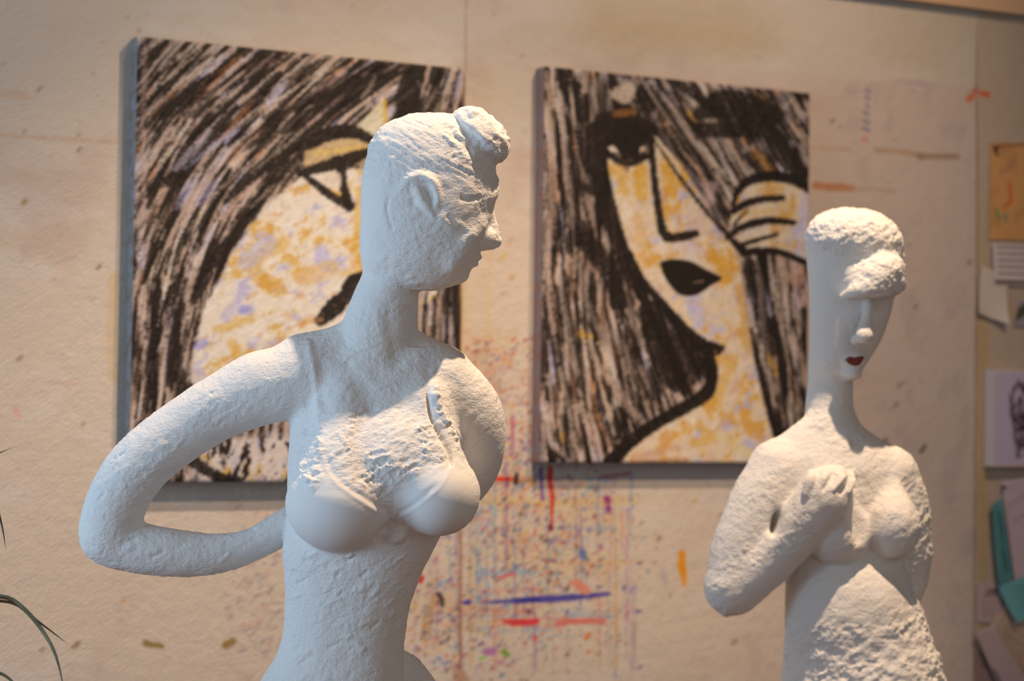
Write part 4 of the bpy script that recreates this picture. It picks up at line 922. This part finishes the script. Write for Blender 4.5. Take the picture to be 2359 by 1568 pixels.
nt_ = len(top); Q = list(qs)+[tuple(v+nt_ for v in q[::-1]) for q in qs]
ec = {}
for q in qs:
    for a, b in zip(q, q[1:]+q[:1]): ec[(a, b)] = 1
Q += [(b, a, a+nt_, b+nt_) for (a, b) in ec if (b, a) not in ec]
lo_ = mesh_obj('lips', to_world(np.vstack([top, bot]), DR), Q, mat('dark_red_lip_paint', tuple(lin((124, 50, 42))), .45, .4, bump=[(300, .0006, (1, 1, 1), (0, 0, 0))]), fr)
lo_['label'] = 'dark red painted lips'
# ------------------------------------------------------------------ the rest of the studio
mwl = mat('plain_plaster_wall', tuple(lin((190, 160, 128))), .9, .1, noise=(3, tuple(lin((176, 146, 112))), .5), bump=[(40, .002, (1, 1, 1), (0, 0, 0))])
v_, f_ = grid_surface(np.array([X_L, X_R]), np.array([0, 1.0]), 0)
yB, ZH = -6.0, 5.0
def quad(name, pts, m_, kind='structure'):
    o = mesh_obj(name, pts, [(0, 1, 2, 3)], m_, smooth=False); tag(o, kind=kind); return o
mfl = mat('floor_boards', tuple(lin((120, 84, 56))), .7, .25, noise=(6, tuple(lin((84, 58, 40))), .8), bump=[(14, .002, (1, 12, 1), (0, 0, 0))])
v_, f_ = box(X_L-.1, X_R+.1, yB-.1, .12, -.1, 0); tag(mesh_obj('floor', v_, f_, mfl, smooth=False), kind='structure')
mce = mat('ceiling_board', tuple(lin((176, 146, 118))), .9, .1, noise=(2, tuple(lin((160, 130, 100))), .6))
# ceiling pitches up from the wall head towards the room
c0, c1, YC = Z_T+.055, ZH, -2.2
V = [(X_L-.1, -.005, c0), (X_R+.1, -.005, c0), (X_R+.1, YC, c1), (X_L-.1, YC, c1), (X_L-.1, .1, c0+.05), (X_R+.1, .1, c0+.05), (X_R+.1, YC, c1+.1), (X_L-.1, YC, c1+.1),
     (X_L-.1, yB-.1, c1), (X_R+.1, yB-.1, c1), (X_L-.1, yB-.1, c1+.1), (X_R+.1, yB-.1, c1+.1)]
F = [(0, 1, 2, 3), (4, 7, 6, 5), (3, 2, 9, 8), (7, 10, 11, 6), (0, 4, 5, 1), (8, 9, 11, 10), (0, 3, 7, 4), (3, 8, 10, 7), (1, 5, 6, 2), (2, 6, 11, 9)]
tag(mesh_obj('ceiling', V, F, mce, smooth=False), kind='structure')
# moulding at the wall head: board with a shadow gap under it and a bead above
v_, f_ = join([box(X_L, X_R, -.018, -.001, Z_T-.004, Z_T+.06), box(X_L, X_R, -.026, -.001, Z_T+.045, Z_T+.062), box(X_L, X_R, -.023, -.001, Z_T-.008, Z_T+.002)])
tag(mesh_obj('trim_2', v_, f_, mat('ceiling_moulding', tuple(lin((186, 158, 130))), .8, .1), smooth=False), kind='structure')
# side wall with the window, opened round its frame
def wallbox(name, *a): v_, f_ = box(*a); return tag(mesh_obj(name, v_, f_, mwl, smooth=False), kind='structure')
wy0, wy1, wz0, wz1 = WIN_Y0, WIN_Y1, WIN_Z0, WIN_Z1
vv = join([box(X_L-.12, X_L, yB, wy0, 0, ZH), box(X_L-.12, X_L, wy1, 0, 0, ZH), box(X_L-.12, X_L, wy0, wy1, 0, wz0), box(X_L-.12, X_L, wy0, wy1, wz1, ZH)])
tag(mesh_obj('wall_left', vv[0], vv[1], mwl, smooth=False), kind='structure')
wallbox('wall_right', X_R, X_R+.12, yB, .1, 0, ZH)
# the studio stays open behind the viewer; its soft general light comes in from there
fr_ = join([box(X_L-.1, X_L+.02, wy0, wy1, wz0, wz0+.05), box(X_L-.1, X_L+.02, wy0, wy1, wz1-.05, wz1), box(X_L-.1, X_L+.02, wy0, wy0+.05, wz0+.05, wz1-.05), box(X_L-.1, X_L+.02, wy1-.05, wy1, wz0+.05, wz1-.05), box(X_L-.08, X_L, (wy0+wy1)/2-.02, (wy0+wy1)/2+.02, wz0+.05, wz1-.05)])
tag(mesh_obj('window_1', fr_[0], fr_[1], mat('window_paint', (.75, .75, .72), .5), smooth=False), kind='structure')
# spot lamp on the slope
mb = mat('black_lamp_metal', (.02, .02, .02), .4, .5)
for L_, A_, lab in ((LAMP, AIM, 'black metal spotlight clamped high under the sloping ceiling, aimed at the wall'), (LAMP2, AIM2, 'black metal spotlight hanging lower, aimed down at the two sculptures')):
    lamp = empty('spotlight', tuple(L_), lab, 'lamp', 'studio spotlights')
    d = (A_-L_)/np.linalg.norm(A_-L_)
    v_, f_ = cyl(L_-d*.16, L_+d*.03, .05, .085, 24, caps=False); mesh_obj('lamp_shade', v_, f_, mb, lamp)
    v_, f_ = cyl(L_-d*.165, L_-d*.15, .05, .05, 24); mesh_obj('lamp_cap', v_, f_, mb, lamp)
    q = L_-d*.16; zc = min(c0+(c1-c0)*(-q[1])/(-YC), c1)
    v_, f_ = cyl(q, (q[0], q[1], zc+.02), .012); mesh_obj('lamp_stem', v_, f_, mb, lamp)
    if L_ is LAMP:                                   # added flap on an arm, out of view, blocks this lamp from the sculptures
        v_, f_ = join([box(L_[0]-.45, L_[0]+.30, L_[1]+.30, L_[1]+.306, L_[2]-.72, L_[2]-.30*1.33), box(L_[0]+.10, L_[0]+.115, L_[1]-.10, L_[1]+.301, L_[2]-.52, L_[2]-.505), cyl((L_[0]+.107, L_[1]-.095, L_[2]-.512), (L_[0]+.107, L_[1]-.12, L_[2]+.10), .006)])
        mesh_obj('added_light_flag', v_, f_, mb, lamp, smooth=False)

# ------------------------------------------------------------------ papers pinned right of the board joint
PALE = (206, 182, 160)
def paper(name, label, cat, pts, y=-.003, curl=None, col=PALE, marks=(), thick=.0006, n=26, group=None, rim=0, mottled=0, seed=0):
    """pts: four corners tl,tr,br,bl as seen, laid on the wall; curl lifts corners (4 values, metres)"""
    c = [on_wall(*q, y=y) for q in pts]; curl = curl or (0, 0, 0, 0)
    s = np.linspace(0, 1, n); a, b = np.meshgrid(s, s, indexing='ij'); a = a.ravel()[:, None]; b = b.ravel()[:, None]
    V = c[0]*(1-a)*(1-b)+c[1]*a*(1-b)+c[2]*a*b+c[3]*(1-a)*b
    lift = (curl[0]*((1-a)*(1-b))**2.5+curl[1]*(a*(1-b))**2.5+curl[2]*(a*b)**2.5+curl[3]*((1-a)*b)**2.5)[:, 0]
    V[:, 1] -= lift+.0008*np.abs(fbm(np.column_stack([a*3, b*3, a*0+seed]), 2))
    P = Paint(0, 0, 1, 1, .02, col); P = None
    C = np.tile(np.array(col, float), (len(V), 1)); u, v = a[:, 0], b[:, 0]
    if mottled: C += (np.array([-34, -30, -16])*sstep(.0, .4, fbm(np.column_stack([u*3, v*3, u*0+seed+4]), 3))[:, None]*mottled)
    for (u0, v0, u1, v1, w, mc, al) in marks:
        e = np.array([u1-u0, v1-v0]); t = np.clip(((u-u0)*e[0]+(v-v0)*e[1])/(e@e+1e-9), 0, 1); dd = np.hypot(u-u0-t*e[0], v-v0-t*e[1])
        m_ = sstep(w, w*.4, dd)*al; C += (np.array(mc, float)-C)*m_[:, None]
    i = np.arange(n*n).reshape(n, n); F = np.stack([i[:-1, :-1], i[:-1, 1:], i[1:, 1:], i[1:, :-1]], -1).reshape(-1, 4)
    B_ = V.copy(); B_[:, 1] += thick; N = len(V)
    ring = np.concatenate([i[:-1, 0], i[-1, :-1], i[:0:-1, -1], i[0, :0:-1]]); rj = np.roll(ring, -1)
    Fa = np.concatenate([F, F[:, ::-1]+N, np.stack([ring, rj, rj+N, ring+N], 1)])
    me_ = bpy.data.materials.get('paper_stock') or mat('paper_stock', rough=.85, spec=.1, attr=True, bump=[(200, .0004, (1, 1, 1), (0, 0, 0))])
    o = mesh_obj(name, np.vstack([V, B_]), Fa, me_, cols=albedo(np.vstack([C, C])))
    return tag(o, label, cat, group)
def lines(u0, u1, v0, v1, k, w=.012, c=(70, 56, 50), al=.7, sl=0.0, seed=1):
    r = np.random.RandomState(seed); out = []
    for q in range(k):
        v = v0+(v1-v0)*q/max(1, k-1); out.append((u0, v, u1-r.uniform(0, (u1-u0)*.3), v+sl, w, c, al))
    return out
paper('child_drawing', 'orange-brown sheet with red and green crayon scribbles, upper right of the wall', 'drawing', [(2281, 330), (2440, 326), (2440, 556), (2279, 553)], col=(206, 146, 84), n=70, seed=1, mottled=.5,
      marks=[(.02, .02, 1, .02, .02, (140, 96, 50), .8), (.06, .06, .1, .12, .03, (90, 60, 50), .7), (.28, .42, .3, .6, .035, (206, 90, 40), .75), (.3, .6, .2, .66, .035, (206, 96, 40), .7), (.1, .7, .13, .76, .04, (110, 136, 70), .7), (.22, .74, .24, .8, .03, (90, 120, 110), .7), (.15, .3, .35, .2, .05, (170, 120, 80), .5), (.75, .66, .8, .72, .04, (110, 136, 70), .6), (.5, .3, .8, .5, .03, (180, 100, 50), .5)])
paper('pinned_note', 'pale note with dark lettering and a brown stripe below the orange drawing', 'note', [(2286, 560), (2440, 566), (2440, 662), (2292, 655)], y=-.006, n=60, seed=2,
      marks=lines(.08, .62, .08, .72, 5, .035, (96, 80, 78), .6)+[(.04, .93, .9, .9, .06, (84, 60, 48), .85)], curl=(0, 0, .01, .0))
paper('curled_paper', 'blank pale slip with a rounded curling corner hanging below the lettered note', 'paper', [(2262, 610), (2322, 640), (2316, 748), (2249, 722)], y=-.004, curl=(0, 0, .018, .01), col=(206, 182, 152), seed=3)
paper('photo_print', 'small dark green and white print cut off by the right edge of the frame', 'print', [(2352, 690), (2440, 690), (2440, 752), (2338, 752)], y=-.005, col=(160, 140, 140), n=40, marks=[(.0, .6, .3, .1, .2, (70, 74, 44), .9), (.3, .2, .9, .2, .2, (50, 40, 40), .8)], seed=4)
# the small block-mounted print, thick enough to cast a shade
bc = [on_wall(*q, y=-.028) for q in ((2290, 850), (2440, 846), (2440, 1082), (2284, 1074))]
bx0, bx1, bz1, bz0 = (bc[0][0]+bc[3][0])/2, bc[1][0], bc[0][2], bc[3][2]
bl_ = empty('block_mounted_print', ((bx0+bx1)/2, -.001, bz0), 'thick white block with a brown scribbled portrait print, at the right edge', 'print')
v_, f_ = box(bx0, bx1, -.028, -.001, bz0, bz1); mesh_obj('block', v_, f_, mat('white_block', tuple(lin((196, 180, 172))), .8), bl_, smooth=False)
Pp = Paint(2270, 830, 2460, 1100, 1.5, (190, 168, 170)); rs = np.random.RandomState(5)
for k in range(150):
    t = rs.uniform(0, 6.3); r = rs.uniform(20, 66); x, y = 2388+r*.8*math.cos(t), 962+r*1.5*math.sin(t)
    if x < 2318: continue
    Pp.stroke([(x, y), (x+rs.uniform(-14, 14), y+rs.uniform(-12, 12)), (x+rs.uniform(-16, 16), y+rs.uniform(-20, 20))], rs.uniform(3, 8), [(70, 50, 50), (46, 34, 36), (120, 96, 96)][rs.randint(3)], .7, .3)
Pp.stroke([(2345, 880), (2330, 920), (2340, 1000), (2345, 1050)], 10, (84, 62, 62), .7, .6)
V, F = grid_surface(np.linspace(bx0+.004, bx1-.004, 90), np.linspace(bz0+.004, bz1-.004, 110), -.0286); a, b = project(V)
mesh_obj('printed_sheet', V, F, bpy.data.materials['paper_stock'], bl_, cols=albedo(Pp.sample(a, b)))
paper('letter_sheet', 'pale letter sheet pinned between the mounted print and the teal ticket', 'paper', [(2309, 1108), (2440, 1090), (2450, 1345), (2334, 1342)], y=-.004, col=(196, 166, 156), n=40, seed=6, marks=[(.05, .25, .5, .12, .015, (140, 110, 104), .5), (.1, .4, .6, .3, .015, (140, 110, 104), .5)], curl=(.0, 0, 0, .008))
paper('teal_ticket', 'long teal printed ticket hanging upright on the pale letter sheet', 'ticket', [(2282, 1164), (2308, 1146), (2333, 1330), (2297, 1350)], y=-.011, col=(92, 140, 128), n=60, seed=7, marks=[(.45, v, .85, v-.01, .018, (44, 66, 62), .75) for v in np.linspace(.16, .9, 15)]+[(.05, .3, .15, .6, .1, (76, 116, 104), .4)], curl=(.006, 0, 0, .01))
paper('teal_ticket', 'short wide teal printed ticket tilted below the long upright one', 'ticket', [(2298, 1349), (2440, 1300), (2450, 1386), (2338, 1434)], y=-.016, col=(112, 164, 150), n=60, seed=8, marks=[(.22, v, .8, v, .022, (64, 96, 88), .7) for v in np.linspace(.2, .72, 5)], curl=(0, 0, 0, .008))
paper('receipt', 'brownish printed slip tucked under the tilted teal ticket', 'paper', [(2252, 1342), (2306, 1338), (2312, 1440), (2250, 1432)], y=-.003, col=(186, 154, 134), n=50, seed=9, marks=[(.4, .22, .9, .2, .05, (90, 56, 62), .7), (.3, .32, .8, .3, .04, (96, 66, 66), .6)]+lines(.15, .7, .5, .8, 4, .018, (120, 90, 80), .5))
paper('folded_paper', 'cream sheet fanning down to the lower right corner', 'paper', [(2318, 1390), (2440, 1400), (2440, 1640), (2262, 1470)], y=-.006, col=(196, 160, 124), n=40, seed=10, mottled=.6, marks=lines(.3, .8, .2, .7, 5, .014, (140, 106, 84), .5, .04))
paper('folded_paper', 'pinkish sheet corner with a dark folded edge at the lower right', 'paper', [(2243, 1456), (2290, 1440), (2400, 1620), (2330, 1640)], y=-.014, col=(190, 158, 142), n=40, seed=11, marks=[(.08, .5, .12, .98, .06, (70, 44, 40), .8)], curl=(.006, .0, 0, 0))
paper('postcard', 'dim brown card at the very bottom beside the board joint', 'card', [(2246, 1500), (2300, 1520), (2330, 1640), (2250, 1640)], y=-.003, col=(150, 116, 98), n=30, seed=12, marks=[(.2, .2, .6, .2, .04, (110, 70, 66), .6)])
# push pins
def pin(x, y, c, label):
    p = on_wall(x, y, 0); v_, f_ = join([cyl(p+[0, -.009, 0], p+[0, -.0075, 0], .0042, .0042, 12), cyl(p+[0, -.014, 0], p+[0, -.009, 0], .0036, .0026, 12), cyl(p+[0, -.0075, 0], p+[0, .004, 0], .0006, .0006, 6)])
    nm = 'pin_plastic_%d_%d_%d' % c; m_ = bpy.data.materials.get(nm) or mat(nm, tuple(lin(c)), .35, .5)
    return tag(mesh_obj('push_pin', v_, f_, m_), label, 'push pin', 'pins holding the papers')
pin(2290, 342, (80, 56, 50), 'dark push pin in the corner of the orange-brown drawing')
pin(2306, 1122, (70, 60, 56), 'dark push pin at the top corner of the pale letter sheet')

# ------------------------------------------------------------------ grassy pot plant, its blades reaching in at the lower left
GR = mat('leaf_green', tuple(lin((92, 96, 66))), .5, .4, noise=(30, tuple(lin((146, 140, 112))), .7))
pd = 2.62
pot = at_depth(-330, 1900, pd); stz = pot[2]-.16
pe = empty('spider_plant', (pot[0], pot[1], stz), 'grassy green pot plant whose thin arching blades enter at the lower left', 'plant')
v_, f_ = lathe((pot[0], pot[1], stz), [(.0, .0), (.062, .0), (.085, .13), (.092, .13), (.092, .155), (.083, .155), (.08, .13), (.0, .128)], 32)
mesh_obj('pot', v_, f_, mat('terracotta', tuple(lin((170, 96, 64))), .8, noise=(12, tuple(lin((150, 84, 58))), .6)), pe)
def blade(px, wid, name='leaf', d0=0, d1=0):
    """px: list of points seen in the photograph, root first"""
    root = np.array([pot[0], pot[1], stz+.128]); K = [at_depth(x, y, pd+dd) for (x, y), dd in zip(px, np.linspace(d0, d1, len(px)))]
    N = catmull(np.array([root]+K), 40); V, F = [], []
    for i, p in enumerate(N):
        t = i/39; w = wid*(min(1, .35+t*3))*max(0.02, 1-t**3.0)/2
        tg = N[min(i+1, 39)]-N[max(i-1, 0)]; tg = tg/np.linalg.norm(tg); s_ = np.cross(tg, FW*.8+np.array([0, 0, .6])); s_ /= np.linalg.norm(s_); nn = np.cross(s_, tg)
        V += [p-s_*w-nn*w*.25, p+nn*w*.25, p+s_*w-nn*w*.25, p-nn*w*.15]
    for i in range(39):
        for k in range(4): F.append((i*4+k, i*4+(k+1) % 4, i*4+4+(k+1) % 4, i*4+4+k))
    F += [(3, 2, 1, 0), (156, 157, 158, 159)]
    return mesh_obj(name, V, F, GR, pe)
blade([(-260, 1500), (-120, 1395), (0, 1372), (60, 1405), (110, 1470), (135, 1530), (152, 1620)], .0085)
blade([(-250, 1520), (-100, 1400), (20, 1385), (90, 1432), (158, 1484)], .0085, d1=.25)
blade([(-280, 1300), (-140, 1100), (-60, 1065), (0, 1042), (38, 1027)], .0050, d1=.1)
blade([(-270, 1250), (-120, 1000), (-30, 1100), (2, 1200), (14, 1268)], .0055, d1=.2)
blade([(-250, 1640), (-100, 1560), (-20, 1545), (30, 1570), (70, 1640)], .0085)
for k in range(16):
    r = np.random.RandomState(40+k); a = math.radians(r.uniform(95, 265)); L = r.uniform(160, 420)
    blade([(-330+L*.25*math.cos(a), 1900-L*.9), (-330+L*.8*math.cos(a), 1900-L*1.2), (-330+L*1.3*math.cos(a), 1900-L*.7)], .008, d1=r.uniform(-.25, .25))
st_ = empty('plant_stool', (pot[0], pot[1], 0), 'plain round wooden stool carrying the pot plant', 'stool')
ms = mat('stool_wood', tuple(lin((140, 96, 60))), .6, noise=(8, tuple(lin((110, 74, 46))), .7))
v_, f_ = lathe((pot[0], pot[1], stz-.03), [(0, 0), (.15, 0), (.155, .006), (.155, .024), (.15, .03), (0, .03)], 36); mesh_obj('seat', v_, f_, ms, st_)
for k in range(4):
    a = math.pi/4+k*math.pi/2; v_, f_ = cyl((pot[0]+.16*math.cos(a), pot[1]+.16*math.sin(a), 0), (pot[0]+.1*math.cos(a), pot[1]+.1*math.sin(a), stz-.029), .013, .016); mesh_obj('leg', v_, f_, ms, st_)
